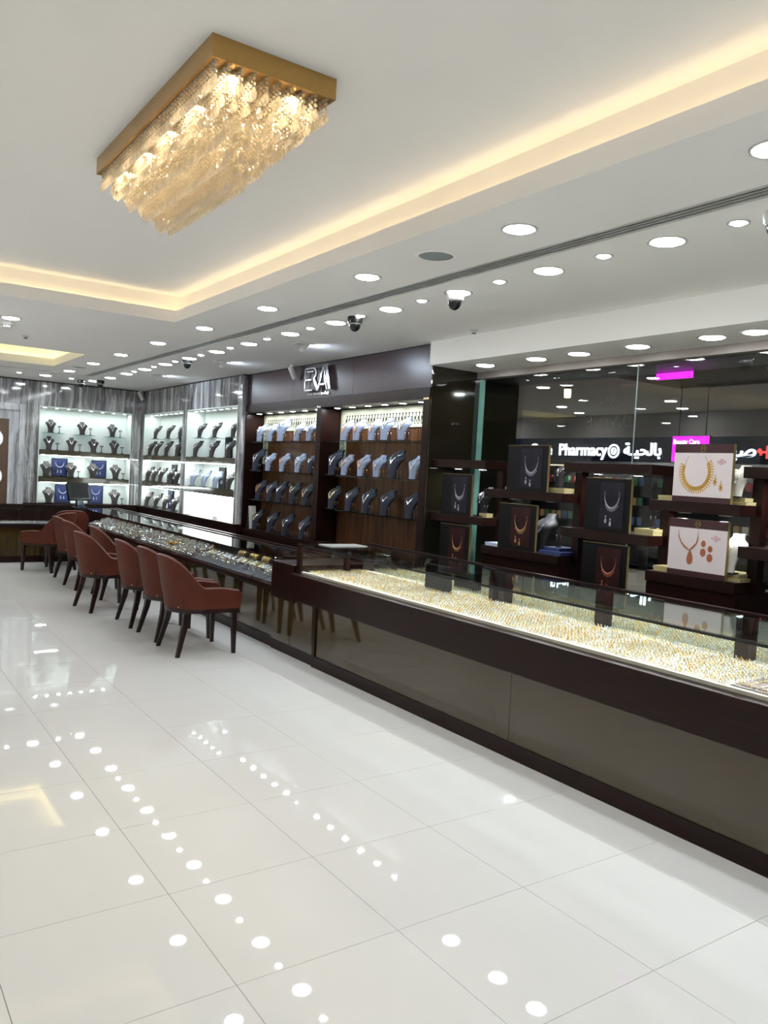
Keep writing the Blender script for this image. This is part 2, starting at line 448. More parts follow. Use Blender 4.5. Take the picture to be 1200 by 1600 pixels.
# ------------------------------------------------------------------ back wall (marble, door, lit niche)
def niche_wall(name, axis, plane, a0, a1, openings, depth, label, zb=.825):
    """wall slabs of marble round openings; axis 'y': wall at y=plane spanning x; axis 'x': wall at x=plane spanning y"""
    def bx(bm, u0, u1, d0, d1, z0, z1):
        if axis == 'y': box(bm, u0, u1, plane+d0, plane+d1, z0, z1)
        else: box(bm, plane+d0, plane+d1, u0, u1, z0, z1)
    bm = B(); bx(bm, a0, a1, depth, depth+.03, 0, ZC)
    w = struct(name, bm, 'wall_cream', label)
    edges = [a0] + [v for o in openings for v in o] + [a1]
    for i in range(0, len(edges), 2):
        if edges[i+1]-edges[i] > .002:
            bm = B(); bx(bm, edges[i], edges[i+1]-.002, 0, depth, zb, 2.374); mk('marble_slab', bm, 'marble_grey', w)
    # header slabs
    n = max(2, round((a1-a0)/1.2)); st = (a1-a0)/n
    for i in range(n):
        bm = B(); bx(bm, a0+st*i, a0+st*(i+1)-.002, 0, depth, 2.376, 2.752); mk('marble_slab', bm, 'marble_grey', w)
    bm = B(); bx(bm, a0, a1, .012, depth, 2.752, ZC); mk('shadow_gap', bm, 'black_gap', w)
    bm = B(); bx(bm, a0, a1, 0, depth, 0, zb-.03); mk('base_panel', bm, 'wood_dark', w)
    bm = B(); bx(bm, a0, a1, -.03, depth, zb-.03, zb); mk('ledge', bm, 'wood_dark', w)
    for (u0, u1) in openings:
        bm = B(); bx(bm, u0, u1, depth-.012, depth, zb, 2.374); mk('niche_back', bm, 'niche_white', w)
        bm = B(); bx(bm, u0, u0+.01, 0.002, depth-.012, zb, 2.374); mk('niche_side', bm, 'niche_white', w)
        bm = B(); bx(bm, u1-.01, u1, 0.002, depth-.012, zb, 2.374); mk('niche_side', bm, 'niche_white', w)
        bm = B(); bx(bm, u0+.01, u1-.01, 0.002, depth-.012, 2.36, 2.374); mk('niche_top', bm, 'niche_white', w)
    return w, bx
DN = .30
wb, bxb = niche_wall('wall_back', 'y', YB, 2.485, 4.36, [(2.69, 4.155)], DN, 'grey streaked marble back wall with a lit niche')
wr, bxr = niche_wall('wall_right', 'x', XW, 9.62, YB+.35, [(9.74, 11.55), (11.73, 13.55)], DN, 'grey streaked marble side wall with two lit niches')
def shelf(label, bx, u0, u1, z0, z1, m, cat='shelf', d0=.0, d1=.28, group=None, led=True):
    bm = B(); bx(bm, u0+.011, u1-.011, d0, d1, z0, z1)
    o = mk('niche_shelf', bm, m); tag(o, label, cat)
    if led:
        bm = B(); bx(bm, u0+.05, u1-.05, .02, .035, z0-.006, z0-.001)
        mk('light_strip', bm, 'niche_lamp', o)
    return o
for nm, bx, (u0, u1) in (('back wall niche', bxb, (2.69, 4.155)), ('corner niche', bxr, (11.73, 13.55)), ('cabinet-side niche', bxr, (9.74, 11.55))):
    shelf('upper bronze glass shelf in the '+nm, bx, u0, u1, 1.60, 1.683, 'shelf_bronze')
    shelf('lower bronze glass shelf in the '+nm, bx, u0, u1, 1.162, 1.253, 'shelf_bronze')
    n = 8
    for k in range(n):
        u = u0+.1+(u1-u0-.2)*k/(n-1)
        t = thing('niche_spotlight', f'small ceiling spotlight, {ORD[k]} from the left, in the {nm}' if bx is bxb else f'small ceiling spotlight, {ORD[n-1-k]} from the left, in the {nm}', 'spotlight', (u, YB+.10, 2.36) if bx is bxb else (XW+.10, u, 2.36), 0, 'spotlights in the '+nm)
        if 'NS' not in globals():
            bm = B(); lathe(bm, [(.03, 0), (.036, -.002), (.036, -.006), (.028, -.007), (.028, 0)], 14); NS = me(bm, 'trim_ring', 'trim_metal')
            bm = B(); lathe(bm, [(0, -.005), (.028, -.005)], 14); NL = me(bm, 'lens', 'niche_lamp')
        ob('trim_ring', NS, t); ob('lens', NL, t)
# white lit panels filling the bottom of the right niche
for k, (a, b) in enumerate(((10.72, 11.53), (9.77, 10.5))):
    bm = B(); box(bm, XW+.10, XW+.125, a, b, .826, 1.15)
    tag(mk('light_panel', bm, 'niche_panel'), ['glowing white panel in the niche bottom, on the far side of the framed picture', 'glowing white panel in the niche bottom, next to the dark cabinet'][k], 'light panel')

# door and surround at the left of the back wall
bm = B(); box(bm, XL, 2.485, YB+.05, YB+.15, 0, ZC); struct('wall_back_left', bm, 'wall_cream', 'back wall behind the marble door surround')
w2 = bpy.data.objects['wall_back_left']
bm = B(); box(bm, .6, 2.485, YB-.0, YB+.05, 2.376, 2.752); mk('marble_slab', bm, 'marble_grey', w2)
bm = B(); box(bm, .6, 2.485, YB+.012, YB+.05, 2.752, ZC); mk('shadow_gap', bm, 'black_gap', w2)
bm = B(); box(bm, 2.40, 2.484, YB-.01, YB+.05, .0, 2.374); mk('trim_stone', bm, 'marble_pale', w2)
bm = B(); box(bm, .6, 2.40, YB-.01, YB+.05, 2.27, 2.374); mk('trim_stone', bm, 'marble_pale', w2)
bm = B(); box(bm, 2.255, 2.40, YB+.02, YB+.05, 0, 2.27); mk('marble_slab', bm, 'marble_pale', w2)
bm = B(); box(bm, .6, 2.255, YB+.02, YB+.05, 2.13, 2.27); mk('marble_slab', bm, 'marble_pale', w2)
t = thing('door_1', 'brown panelled double door with glowing round cut-outs', 'door', (0, YB+.03, 0), kind='structure')
bm = B(); box(bm, 1.30, 2.25, 0, .018, 0, 2.12); mk('leaf', bm, 'door_brown', t)
bm = B(); box(bm, .6, 1.297, 0, .018, 0, 2.12); mk('leaf', bm, 'door_brown', t)
for zc in (1.815, 1.225):
    bm = B()
    for s in range(28):
        pass
    n = 28; v0 = [bm.verts.new((2.03+.14*math.cos(2*PI*i/n), -.004, zc+.14*1.0*math.sin(2*PI*i/n))) for i in range(n)]
    bm.faces.new(v0); mk('round_light', bm, 'door_glow', t)
    bm = B(); ring(bm, (2.03, -.004, zc), .145, .008, 28, 6, 'y'); mk('round_trim', bm, 'trim_metal', t)

# ------------------------------------------------------------------ dark wood wall cabinet with the metal lettering
YE0, YE1 = 5.731, 9.62
cab = thing('wall_cabinet', 'tall dark wood wall cabinet with chrome lettering and lit jewellery shelves', 'cabinet', (XE, 0, 0))
XB = .26   # depth of the bays
for a, b in ((YE0, 7.06), (7.06, 8.38), (8.38, YE1)):
    bm = B(); box(bm, 0, .05, a+.0015, b-.0015, 2.378, 2.755); mk('sign_panel', bm, 'wood_panel', cab)
bm = B(); box(bm, .01, .05, YE0, YE1, 2.755, ZC); mk('shadow_gap', bm, 'black_gap', cab)
bm = B(); box(bm, -.01, .30, YE0, YE1, 2.27, 2.374); mk('header', bm, 'wood_dark', cab)
for a, b in ((YE0, 5.83), (7.665, 7.77), (9.60, YE1)):
    bm = B(); box(bm, -.005, .30, a, b, .80, 2.27); mk('pillar', bm, 'wood_dark_v', cab)
bm = B(); box(bm, XB, .30, YE0, YE1, .78, 2.27); mk('back_panel', bm, 'wood_back', cab)
bm = B(); box(bm, -.02, .30, YE0, YE1, .74, .785); mk('ledge', bm, 'wood_dark', cab)
bm = B(); box(bm, 0, .30, YE0, YE1, 0, .74); mk('base', bm, 'wood_dark', cab)
BAYS = {'left': (7.77, 9.60), 'right': (5.83, 7.665)}
for bay, (a, b) in BAYS.items():
    for k, z in enumerate((1.90, 1.535, 1.17)):
        bm = B(); box(bm, XE+.03, XE+XB, a+.002, b-.002, z-.012, z)
        tag(mk('glass_shelf', bm, 'glass_shelf'), f'{ORD[k]} glass shelf from the top in the {"far" if bay=="left" else "near"} bay of the dark wood cabinet', 'shelf')
    bm = B(); fr = lambda u, v, d: (d, u, v)
    # pale filigree border: top band and far side strip with a rounded inner corner
    poly = [(b-.002, 2.262), (a+.002, 2.262), (a+.002, 2.05), (b-.22, 2.05)]
    for i in range(7):
        q = PI/2*i/6; poly.append((b-.22+.10*math.sin(q), 1.95+.10*math.cos(q)))
    poly += [(b-.12, 1.63), (b-.002, 1.63)]
    prism(bm, poly, XB-.012, XB, fr); o = mk('filigree_border', bm, 'filigree', cab)
    bm = B()
    nlen = int((b-a-.1)/.055)
    for i in range(nlen):
        u = a+.04+i*.055
        for (p, q) in (((u, 2.19), (u+.028, 2.19)), ((u+.014, 2.19), (u+.014, 2.13)), ((u, 2.10), (u+.03, 2.15)), ((u+.034, 2.10), (u+.034, 2.16)), ((u+.02, 2.085), (u+.04, 2.09))):
            bar2(bm, p, q, .011, XB-.0135, XB-.011, fr)
    for i in range(8):
        v = 1.67+i*.05
        for (p, q) in (((b-.09, v), (b-.06, v+.03)), ((b-.055, v+.03), (b-.03, v)), ((b-.1, v+.035), (b-.07, v+.04))):
            bar2(bm, p, q, .011, XB-.0135, XB-.011, fr)
    x = mk('filigree_cutouts', bm, 'filigree_dark', cab); x['kind'] = 'stuff'
    for k in range(6):
        y = b-.16-(b-a-.32)*k/5
        t = thing('cabinet_spotlight', f'round cabinet spotlight, {ORD[k]} from the left over the {"far" if bay=="left" else "near"} bay', 'spotlight', (XE+.10, y, 2.27), 0, 'spotlights inside the dark wood cabinet')
        if 'ES' not in globals():
            bm = B(); lathe(bm, [(.034, 0), (.042, -.002), (.042, -.008), (.032, -.009), (.032, 0)], 16); ES = me(bm, 'trim_ring', 'trim_metal')
            bm = B(); lathe(bm, [(0, -.007), (.032, -.007)], 16); EL = me(bm, 'lens', 'era_lamp')
        ob('trim_ring', ES, t); ob('lens', EL, t)
for y in (9.61, 7.72, 5.78):
    bm = B(); box(bm, -.012, -.004, y-.04, y+.04, 2.268, 2.285); mk('clip', bm, 'chrome', cab)
# lettering
let = thing('sign_lettering', 'chrome ERA lettering standing off the dark sign panel', 'sign', (XE, 8.01, 2.455))
fr = lambda u, v, d: (d, -u, v)
def letters(name, segs, w, d0=-.05, d1=-.025):
    bm = B()
    for p, q in segs: bar2(bm, p, q, w, d0, d1, fr)
    mk(name, bm, 'chrome', let)
letters('letter_e', [((.01, 0), (.01, .26)), ((0, .25), (.20, .25)), ((0, .125), (.16, .125)), ((0, .01), (.19, .01))], .017)
letters('letter_r', [((.045, .215), (.20, .215)), ((.20, .25), (.255, .215)), ((.255, .215), (.255, .165)), ((.255, .165), (.20, .13)), ((.20, .13), (.30, 0)), ((.225, .135), (.325, .0))], .017)
letters('letter_a', [((.315, 0), (.41, .265)), ((.41, .265), (.50, 0)), ((.455, .265), (.545, 0)), ((.485, .265), (.575, 0)), ((.36, .06), (.45, .06))], .017)
put_text('tagline', text_mesh('natural diamond jewellery', .05, .004, 'chrome', 'tagline', squeeze=.92), let, (-.012, -.01, -.045))
bm = B()
for q in ((.02, .02), (.02, .24), (.3, .03), (.5, .03)): box(bm, -.026, 0, -q[0]-.005, -q[0]+.005, q[1]-.005, q[1]+.005)
mk('standoffs', bm, 'chrome', let)

# dark glossy return wall beside the cabinet and outside continuation
bm = B(); box(bm, XE-.001, 5.46, 5.716, 5.730, 0, 2.70); struct('wall_return', bm, 'olive_gloss', 'dark olive glossy panel between the cabinet and the window')

# ------------------------------------------------------------------ shop window
t = thing('window_1', 'large frameless shop window looking into the mall', 'window', (XG, 0, 0), kind='structure')
for a, b in ((3.935, 5.712), (1.6, 3.925), (-3, 1.59)):
    bm = B(); box(bm, 0, .010, a, b, .02, 2.51); mk('pane', bm, 'glass_window', t)
bm = B(); box(bm, -.004, .014, 5.655, 5.714, .02, 2.51); mk('edge_fin', bm, 'glass_edge', t)
bm = B(); box(bm, -.001, .011, 3.9275, 3.9325, .02, 2.51); mk('joint', bm, 'speaker_mesh', t)
d = text_mesh('DIVINE', .15, .0008, 'logo_gold_faint', 'window_lettering', 'CENTER')
o = ob('window_lettering', d, t, (.012, 4.18, 2.03)); o.rotation_euler = (PI/2, 0, PI/2)
bm = B(); fr = lambda u, v, dd: (dd, 4.18+u, 2.17+v)
for k in range(9):
    a = PI*(k+1)/10; bar2(bm, (.04*math.cos(a), .02*math.sin(a)), (.13*math.cos(a), .10*math.sin(a)), .008, .011, .0125, fr)
mk('window_crown', bm, 'logo_gold_faint', t)

# ------------------------------------------------------------------ ceiling lamps
def lamp_mesh(r, m, rec=.012):
    bm = B(); lathe(bm, [(r, .0), (r+.004, -.003), (r+.016, -.006), (r+.020, -.003), (r+.020, 0)], 28); a = me(bm, 'trim_ring', 'trim_metal', True)
    bm = B(); lathe(bm, [(0, -.013), (r*.6, -.0115), (r*.9, -.008), (r, -.005)], 20); b = me(bm, 'lens', m)
    return a, b
BIG = lamp_mesh(.075, 'lamp_cool'); BIG2 = lamp_mesh(.075, 'lamp_row2'); ROW1 = lamp_mesh(.068, 'lamp_cool'); SML = lamp_mesh(.030, 'lamp_small'); SOF = lamp_mesh(.075, 'lamp_soffit'); MLL = lamp_mesh(.085, 'mall_lamp')
def downlight(lm, x, y, z, label, group):
    t = thing('ceiling_downlight', label, 'downlight', (x, y, z), 0, group)
    ob('trim_ring', lm[0], t); ob('lens', lm[1], t)
    return t
r1 = [1.60, 2.86, 4.18, 5.55, 6.79, 8.02, 9.28, 10.46, 11.70]
for k, y in enumerate([-2.2, -.95, .32] + r1):
    downlight(ROW1, 2.67, y, ZC, f'round recessed downlight, {ORD[k]} from the viewer, between ceiling tray and air slot' if k > 2 else f'tray-side round downlight behind the viewer, {ORD[k]} from the near wall', 'downlights beside the large tray')
r2 = [2.502, 3.288, 4.082, 4.845, 5.617, 6.396, 7.25, 8.045, 8.84, 9.63, 10.42, 11.2, 12.0]
for k, y in enumerate([-1.5, -.7, .12, .91, 1.71] + r2):
    downlight(BIG2, 3.31, y, ZC, f'large round downlight, {ORD[k-4]} in view, in the row above the counter' if k > 4 else f'large round downlight behind the viewer, {ORD[k]} from the near wall', 'large downlights above the counter')
for k, y in enumerate([2.117, 2.875, 3.669, 4.443, 5.22, 6.0, 6.82, 7.65, 8.44, 9.24, 10.0, 10.8]):
    downlight(SML, 3.29, y, ZC, f'tiny bright spotlight, {ORD[k]} from the viewer, between the large downlights', 'tiny spotlights above the counter')
for k, y in enumerate([5.292, 4.679, 4.233, 3.692, 3.112, 2.813, 2.2, 1.5, .8]):
    downlight(SOF, 4.64, y, ZS, f'round downlight, {ORD[k]} from the dark cabinet, in the window soffit', 'downlights in the window soffit')
for k, (x, y) in enumerate(((2.565, 12.70), (3.276, 12.76), (1.8, 12.65), (1.0, 12.65))):
    downlight(BIG, x, y, ZC, f'round downlight, {["third","fourth","second","first"][k]} from the left, close to the back wall', 'downlights along the back wall')
for k, (x, y) in enumerate(((2.20, 12.68), (2.94, 12.74))):
    downlight(SML, x, y, ZC, f'tiny spotlight near the back wall, {["left","right"][k]} one of two', 'tiny spotlights along the back wall')
for k, x in enumerate((1.268, 0.0, -1.3)):
    downlight(ROW1, x, 7.77, ZC, ['round downlight beside the smoke detector between the two trays', 'round downlight between the trays out of frame', 'round downlight between the trays near the side wall'][k], 'downlights between the trays')
for k, (x, y) in enumerate(((-2.3, -1), (-2.3, 1.5), (-2.3, 4), (-2.3, 6.5), (-2.3, 9), (-2.3, 11.5), (0, -2.2), (1.3, -2.2), (-1.2, -2.2))):  # unseen lamps, added to light the room
    downlight(BIG, x, y, ZC, f'unseen added downlight, {ORD[k]} along the side and near walls', 'unseen added downlights')

# wall washers: tilted square lamps washing marble and lettering
for k, y in enumerate((6.80, 8.73, 10.91)):
    t = thing('wall_washer', f'tilted square recessed spotlight, {ORD[k]} from the viewer, aimed at the side wall', 'spotlight', (3.66, y, ZC), 0, 'tilted wall washers')
    bm = B(); box(bm, -.08, .08, -.07, .07, -.006, 0); mk('plate', bm, 'grey_white_plastic', t)
    bm = B(); bm.faces.new([bm.verts.new(p) for p in ((-.04, -.03, 0), (-.04, .03, 0), (.04, .03, 0), (.04, -.03, 0))]); o = mk('lens', bm, 'lamp_wash', t); o.location = (.02, 0, -.028); o.rotation_euler = (0, math.radians(-52), 0)
    bm = B(); box(bm, -.048, .048, -.04, .04, .004, .02); box(bm, -.048, -.041, -.04, .04, -.01, .004); box(bm, -.041, .048, -.04, -.031, -.01, .004); box(bm, -.041, .048, .031, .04, -.01, .004); h_ = mk('housing', bm, 'grey_white_plastic', t); h_.location = (.02, 0, -.028); h_.rotation_euler = (0, math.radians(-52), 0)

# ceiling devices
def dome(x, y, label, white):
    t = thing('security_camera', label, 'security camera', (x, y, ZC), 0)
    m = 'grey_white_plastic' if white else 'black_plastic'
    bm = B(); lathe(bm, [(0, 0), (.058, 0), (.06, -.01), (.055, -.05), (.045, -.055), (0, -.055)], 24); autosmooth(mk('housing', bm, m, t))
    bm = B(); lathe(bm, [(.042, -.05), (.044, -.06), (.040, -.08), (.028, -.10), (.012, -.11), (0, -.112)], 24); mk('dome', bm, 'black_plastic', t, True)
    bm = B(); ring(bm, (0, 0, -.055), .047, .004, 24, 6); mk('collar', bm, 'trim_metal', t, True)
dome(3.30, 4.10, 'white dome security camera on the ceiling above the glass counter', True)
dome(3.28, 1.93, 'white dome security camera at the frame edge beside the air slot', True)
dome(3.295, 5.30, 'black dome security camera nearest the chrome lettering', False)
dome(3.31, 8.9, 'black dome security camera over the middle of the seated counter', False)
dome(3.12, 12.86, 'black dome security camera by the back wall, further from the corner', False)
dome(3.33, 12.60, 'black dome security camera by the back wall, nearer the corner', False)
def bullet(x, y, z, rz, label):
    t = thing('bullet_camera', label, 'security camera', (x, y, z), rz)
    bm = B(); lathe(bm, [(0, 0), (.035, 0), (.035, -.02), (.012, -.022), (.012, -.05), (0, -.05)], 18); autosmooth(mk('mount', bm, 'grey_white_plastic', t))
    bm = B(); lathe(bm, [(0, .075), (.028, .075), (.032, .06), (.032, -.07), (.028, -.075), (0, -.075)], 18); o = autosmooth(mk('barrel', bm, 'grey_white_plastic', t)); o.location = (0, 0, -.09); o.rotation_euler = (0, math.radians(28), 0)
bullet(4.32, 8.24, ZC, PI, 'small white bullet camera beside the chrome lettering')
bullet(4.26, 13.56, ZC, PI, 'small white bullet camera in the marble corner')
for (x, y, lb) in ((2.67, 3.50, 'round grey ceiling speaker beside the air slot, nearest the viewer'), (2.64, 11.04, 'small round ceiling speaker near the back wall')):
    t = thing('ceiling_speaker', lb, 'speaker', (x, y, ZC))
    bm = B(); lathe(bm, [(.095, 0), (.11, -.002), (.112, -.008), (.098, -.01), (.092, -.004)], 32); mk('rim', bm, 'ceil_white', t, True)
    bm = B(); lathe(bm, [(0, -.007), (.094, -.005), (.094, 0)], 32); mk('grille', bm, 'speaker_mesh', t, True)
t = thing('smoke_detector', 'white smoke detector beside a downlight at the frame edge', 'smoke detector', (1.28, 8.05, ZC))
bm = B(); lathe(bm, [(0, 0), (.06, 0), (.062, -.02), (.045, -.03), (.04, -.05), (0, -.055)], 24); autosmooth(mk('body', bm, 'grey_white_plastic', t))
bm = B()
for k in range(8):
    a = 2*PI*k/8; box(bm, .041*math.cos(a)-.005, .041*math.cos(a)+.005, .041*math.sin(a)-.005, .041*math.sin(a)+.005, -.046, -.034)
mk('vents', bm, 'black_plastic', t)
for (x, y, lb) in ((1.576, 8.80, 'small ceiling sprinkler between the two trays'), (4.24, 5.0, 'small ceiling sprinkler in front of the window soffit')):
    t = thing('sprinkler', lb, 'sprinkler', (x, y, ZC))
    bm = B(); lathe(bm, [(0, 0), (.035, 0), (.035, -.004), (.015, -.006), (.012, -.02), (0, -.02)], 16); mk('plate', bm, 'trim_metal', t)
    bm = B(); lathe(bm, [(0, -.02), (.02, -.022), (.02, -.025), (0, -.026)], 12); mk('deflector', bm, 'black_plastic', t)

# ------------------------------------------------------------------ chandelier
CX0, CX1, CY0, CY1 = 1.01, 1.49, 2.61, 4.03
ch = thing('chandelier', 'rectangular gold ceiling chandelier with tiers of crystal strands', 'chandelier', (1.25, 3.32, ZU))
hx, hy = .24, .71
bm = B()
box(bm, -hx, -hx+.012, -hy, hy, -.075, 0); box(bm, hx-.012, hx, -hy, hy, -.075, 0); box(bm, -hx+.012, hx-.012, -hy, -hy+.012, -.075, 0); box(bm, -hx+.012, hx-.012, hy-.012, hy, -.075, 0)
mk('frame', bm, 'gold_frame', ch)
bm = B(); box(bm, -hx+.012, hx-.012, -hy+.012, hy-.012, -.062, -.05); mk('plate', bm, 'gold_frame', ch)
bmr = B(); lathe(bmr, [(.026, 0), (.034, -.002), (.034, -.012), (.024, -.013)], 16); lr = me(bmr, 'lamp_ring', 'chrome')
bml = B(); lathe(bml, [(0, -.010), (.024, -.009)], 16); ll = me(bml, 'lamp_lens', 'chand_lamp')
for i in range(2):
    for j in range(5):
        o = ob('lamp', lr, ch, (-.12+.24*i, -.60+.30*j, -.062)); ob('lamp_lens', ll, o)
NXs, NYs = 10, 30
strand = {}
def strand_mesh(n):
    if n in strand: return strand[n]
    bm = B(); z = 0
    for k in range(n):
        r = .0065 if k % 3 else .008
        ball(bm, (0, 0, z-.010), r, 6, 4, 1.1); z -= .0185
    # faceted drop
    lathe(bm, [(0, z), (.006, z-.008), (.0115, z-.026), (.009, z-.036), (0, z-.046)], 6)
    strand[n] = me(bm, 'crystal_strand', 'crystal'); return strand[n]
for i in range(NXs):
    for j in range(NYs):
        x = -hx+.024+(2*hx-.048)*i/(NXs-1); y = -hy+.024+(2*hy-.048)*j/(NYs-1)
        dx = min(i, NXs-1-i); dy = min(j, NYs-1-j)
        n = 3 + min(dx*3, dy*2+ (0 if dy else 0), 12)
        ob('crystal_strand', strand_mesh(n), ch, (x+random.uniform(-.001, .001), y+random.uniform(-.003, .003), -.060))

bm = B()
for i in range(NXs):
    for j in range(NYs-1):
        x = -hx+.024+(2*hx-.048)*i/(NXs-1); y = -hy+.024+(2*hy-.048)*(j+.5)/(NYs-1)
        dx = min(i, NXs-1-i); dy = min(j, NYs-2-j); n = 3 + min(dx*3, dy*2, 12); z = -.060
        for k in range(n):
            ball(bm, (x, y, z-.010), .0065 if k % 3 else .008, 5, 3, 1.1); z -= .0185
        lathe(bm, [(0, z), (.006, z-.008), (.0115, z-.026), (.009, z-.036), (0, z-.046)], 5, x, y, 0)
mk('crystal_strands', bm, 'crystal', ch)['kind'] = 'stuff'

# ------------------------------------------------------------------ near glass counter (standing height)
XC = 3.20
CNT = thing('display_counter', 'long dark wood counter with a lit glass case of gold rings', 'counter', (XC, 0, 0))
YC0, YC1 = -.6, 5.85
bm = B(); box(bm, -.01, .72, YC0, 5.52, 0, .09); mk('kick_plate', bm, 'wood_dark', CNT)
for a, b in ((3.265-4.3, 3.265-2.2+.0), (3.265-2.2, 3.265), (3.265, 5.49)):
    bm = B(); box(bm, 0, .02, max(a, YC0)+.0015, b-.0015, .09, .505); mk('front_panel', bm, 'bronze_glass', CNT)
bm = B(); box(bm, -.075, .03, YC0, 5.84, .505, .717); bevel(bm, .004, 2); mk('apron', bm, 'wood_dark', CNT)
bm = B(); box(bm, .0, .74, YC0, 5.84, .69, .712); mk('deck', bm, 'wood_dark', CNT)
bm = B(); box(bm, .70, .74, YC0, 5.84, 0.09, .69); mk('rear_panel', bm, 'wood_dark', CNT)
bm = B(); box(bm, -.012, .02, 5.49, 5.53, 0, .505); mk('post', bm, 'wood_dark_v', CNT)
bm = B(); box(bm, .02, .70, 5.49, 5.52, .09, .69); mk('end_panel', bm, 'wood_dark', CNT)
class Sub:
    def __init__(s, root, off): s.root, s.off = root, off
case = Sub(CNT, (0, 0, .712))
ZT = .243
bm = B(); box(bm, -.012, .012, 5.79, 5.85, 0, ZT+.004); mk('corner_post', bm, 'wood_dark_v', case)
for a, b in ((YC0, 1.0), (1.003, 3.20), (3.203, 5.79)):
    bm = B(); box(bm, 0, .006, a, b, 0, ZT-.006); mk('front_pane', bm, 'glass_clear', case)
for a, b in ((YC0, 2.0), (2.004, 4.0), (4.004, 5.84)):
    bm = B(); box(bm, -.004, .70, a, b, ZT-.006, ZT); mk('top_pane', bm, 'glass_top', case)
bm = B(); box(bm, .012, .70, 5.83, 5.836, 0, ZT-.006); mk('end_pane', bm, 'glass_clear', case)
bm = B(); box(bm, -.006, .0075, YC0, 5.79, ZT-.018, ZT-.0065); box(bm, .0075, .024, YC0, 5.79, ZT-.0088, ZT-.0065); mk('light_channel', bm, 'black_plastic', case)
bm = B(); box(bm, .0125, .0175, YC0, 5.78, ZT-.0102, ZT-.0088); mk('light_strip', bm, 'case_led', case)
bm = B(); box(bm, .68, .72, YC0, 5.85, ZT-.03, ZT+.008); mk('rear_rail', bm, 'wood_dark', case)
bm = B(); box(bm, .596, .624, YC0, 5.78, ZT-.0095, ZT-.0065); mk('light_channel', bm, 'black_gap', case)  # cover of the added rear fill strip
bm = B(); box(bm, .606, .614, YC0, 5.78, ZT-.0108, ZT-.0095); mk('light_strip', bm, 'case_led_rear', case)  # added strip that brightens the rear trays
for a, b in ((YC0, 1.9), (1.904, 3.85), (3.854, 5.82)): bm = B(); box(bm, .626, .632, a, b, 0, ZT-.0098); mk('mirror_door', bm, 'mirror', case)
for y, x, w in ((5.70, .36, .035), (5.74, .585, .04), (4.13, .585, .035), (4.03, .585, .045), (3.18, .585, .05), (2.27, .585, .055), (1.3, .585, .05)):
    bm = B(); box(bm, x, x+.04, y-w, y+w*.3, .02, ZT-.007); mk('support', bm, 'wood_dark_v', case)
bm = B(); box(bm, .47, .50, 4.44, 4.72, .02, ZT-.03); mk('divider', bm, 'board_black', case)
bm = B()
for a in (YC0,): box(bm, .006, .03, YC0, 5.79, 0, .022)
mk('front_lip', bm, 'tray_white', case)
bm = B(); box(bm, .583, .626, YC0, 5.82, 0.0, .015); mk('rear_liner', bm, 'tray_white', case)

# white ring trays, rings standing in their slots
trays = []
ty = [(-.55+.42*k, -.55+.42*k+.412) for k in range(15)]
bm = B(); box(bm, 0, .27, 0, .412, 0, .018); bevel(bm, .004, 1)
for r in range(10): box(bm, .005+r*.0275, .011+r*.0275, .012, .40, .018, .0215)
tm = me(bm, 'ring_tray', 'tray_white')
cols = ((.035, .0, 0), (.312, .0, 0))
k = 0
for j, (a, b) in enumerate(ty):
    if b > 5.78: continue
    for c, (x, z, tl) in enumerate(cols):
        o = ob('ring_tray', tm, None, (XC+x, a, .713+z)); n = len(ty)-1-j; o.rotation_euler = (0, -tl, 0)
        tag(o, f'white slotted ring tray, {ORD[n]} from the far end, in the {"front" if c==0 else "rear"} row', 'tray', 'ring trays in the near showcase')
        trays.append((XC+x, a, .713+z, tl))
def ring_mesh(m, head):
    bm = B(); ring(bm, (0, 0, .009), .0095, .0016, 8, 3, 'x')
    if head: ball(bm, (0, 0, .0205), .0042, 5, 3)
    return me(bm, 'finger_ring', m)
rm = [ring_mesh('gold', 1), ring_mesh('gold_pale', 1), ring_mesh('silver', 1), ring_mesh('gold', 0)]
spots = []
for (x, y, z, c) in trays:
    if y < 1.2: continue
    for r in range(10):
        for q in range(16):
            if random.random() < .06: continue
            lx = .008+.0275*r+random.uniform(-.002, .002); spots.append((x+lx*math.cos(c)-.016*math.sin(c), y+.022+q*.0245+random.uniform(-.003, .003), z+.016*math.cos(c)+lx*math.sin(c), c))
spots = [s for s in spots if s[1] < 5.76]
def vis(s):  # nearness to the viewer, those under the mat aside
    return (s[0]**2+s[1]**2) + (50 if (s[1] < 2.05) else 0)
spots.sort(key=vis)
for s in spots[:300]:
    m = random.choice([0, 1, 1, 1, 2, 2, 2, 3])
    o = ob('finger_ring', rm[m], None, s[:3]); o.rotation_euler = (random.uniform(-.25, .25), random.uniform(-.15, .15), PI/2+random.uniform(-.4, .4))
    tag(o, ['yellow gold ring with a raised stone', 'pale gold ring with a raised stone', 'silver ring with a raised stone', 'plain yellow gold band'][m]+' standing in a white showcase tray', 'ring', 'rings in the near showcase trays')
def stuff_rings(name, sp, mats, label, sc=1.0, cat='rings'):
    root = thing(name, label, cat, (0, 0, 0), kind='stuff')
    for mi, (mname, hd) in enumerate(mats):
        bm = B()
        for (x, y, z) in sp[mi::len(mats)]:
            a = random.uniform(-.4, .4)+PI/2; ca, sa = math.cos(a), math.sin(a); pts = []
            for i in range(8):
                q = 2*PI*i/8; u, v = .0095*sc*math.cos(q), .009+.0095*sc*math.sin(q)
                pts.append((x-sa*u, y+ca*u, z+v))
            tube(bm, pts, .0018*sc, 3, True)
            if hd: ball(bm, (x, y, z+.0205*sc), .0048*sc, 5, 3)
        o = mk('rings', bm, mname, root); o['kind'] = 'stuff'
    return root
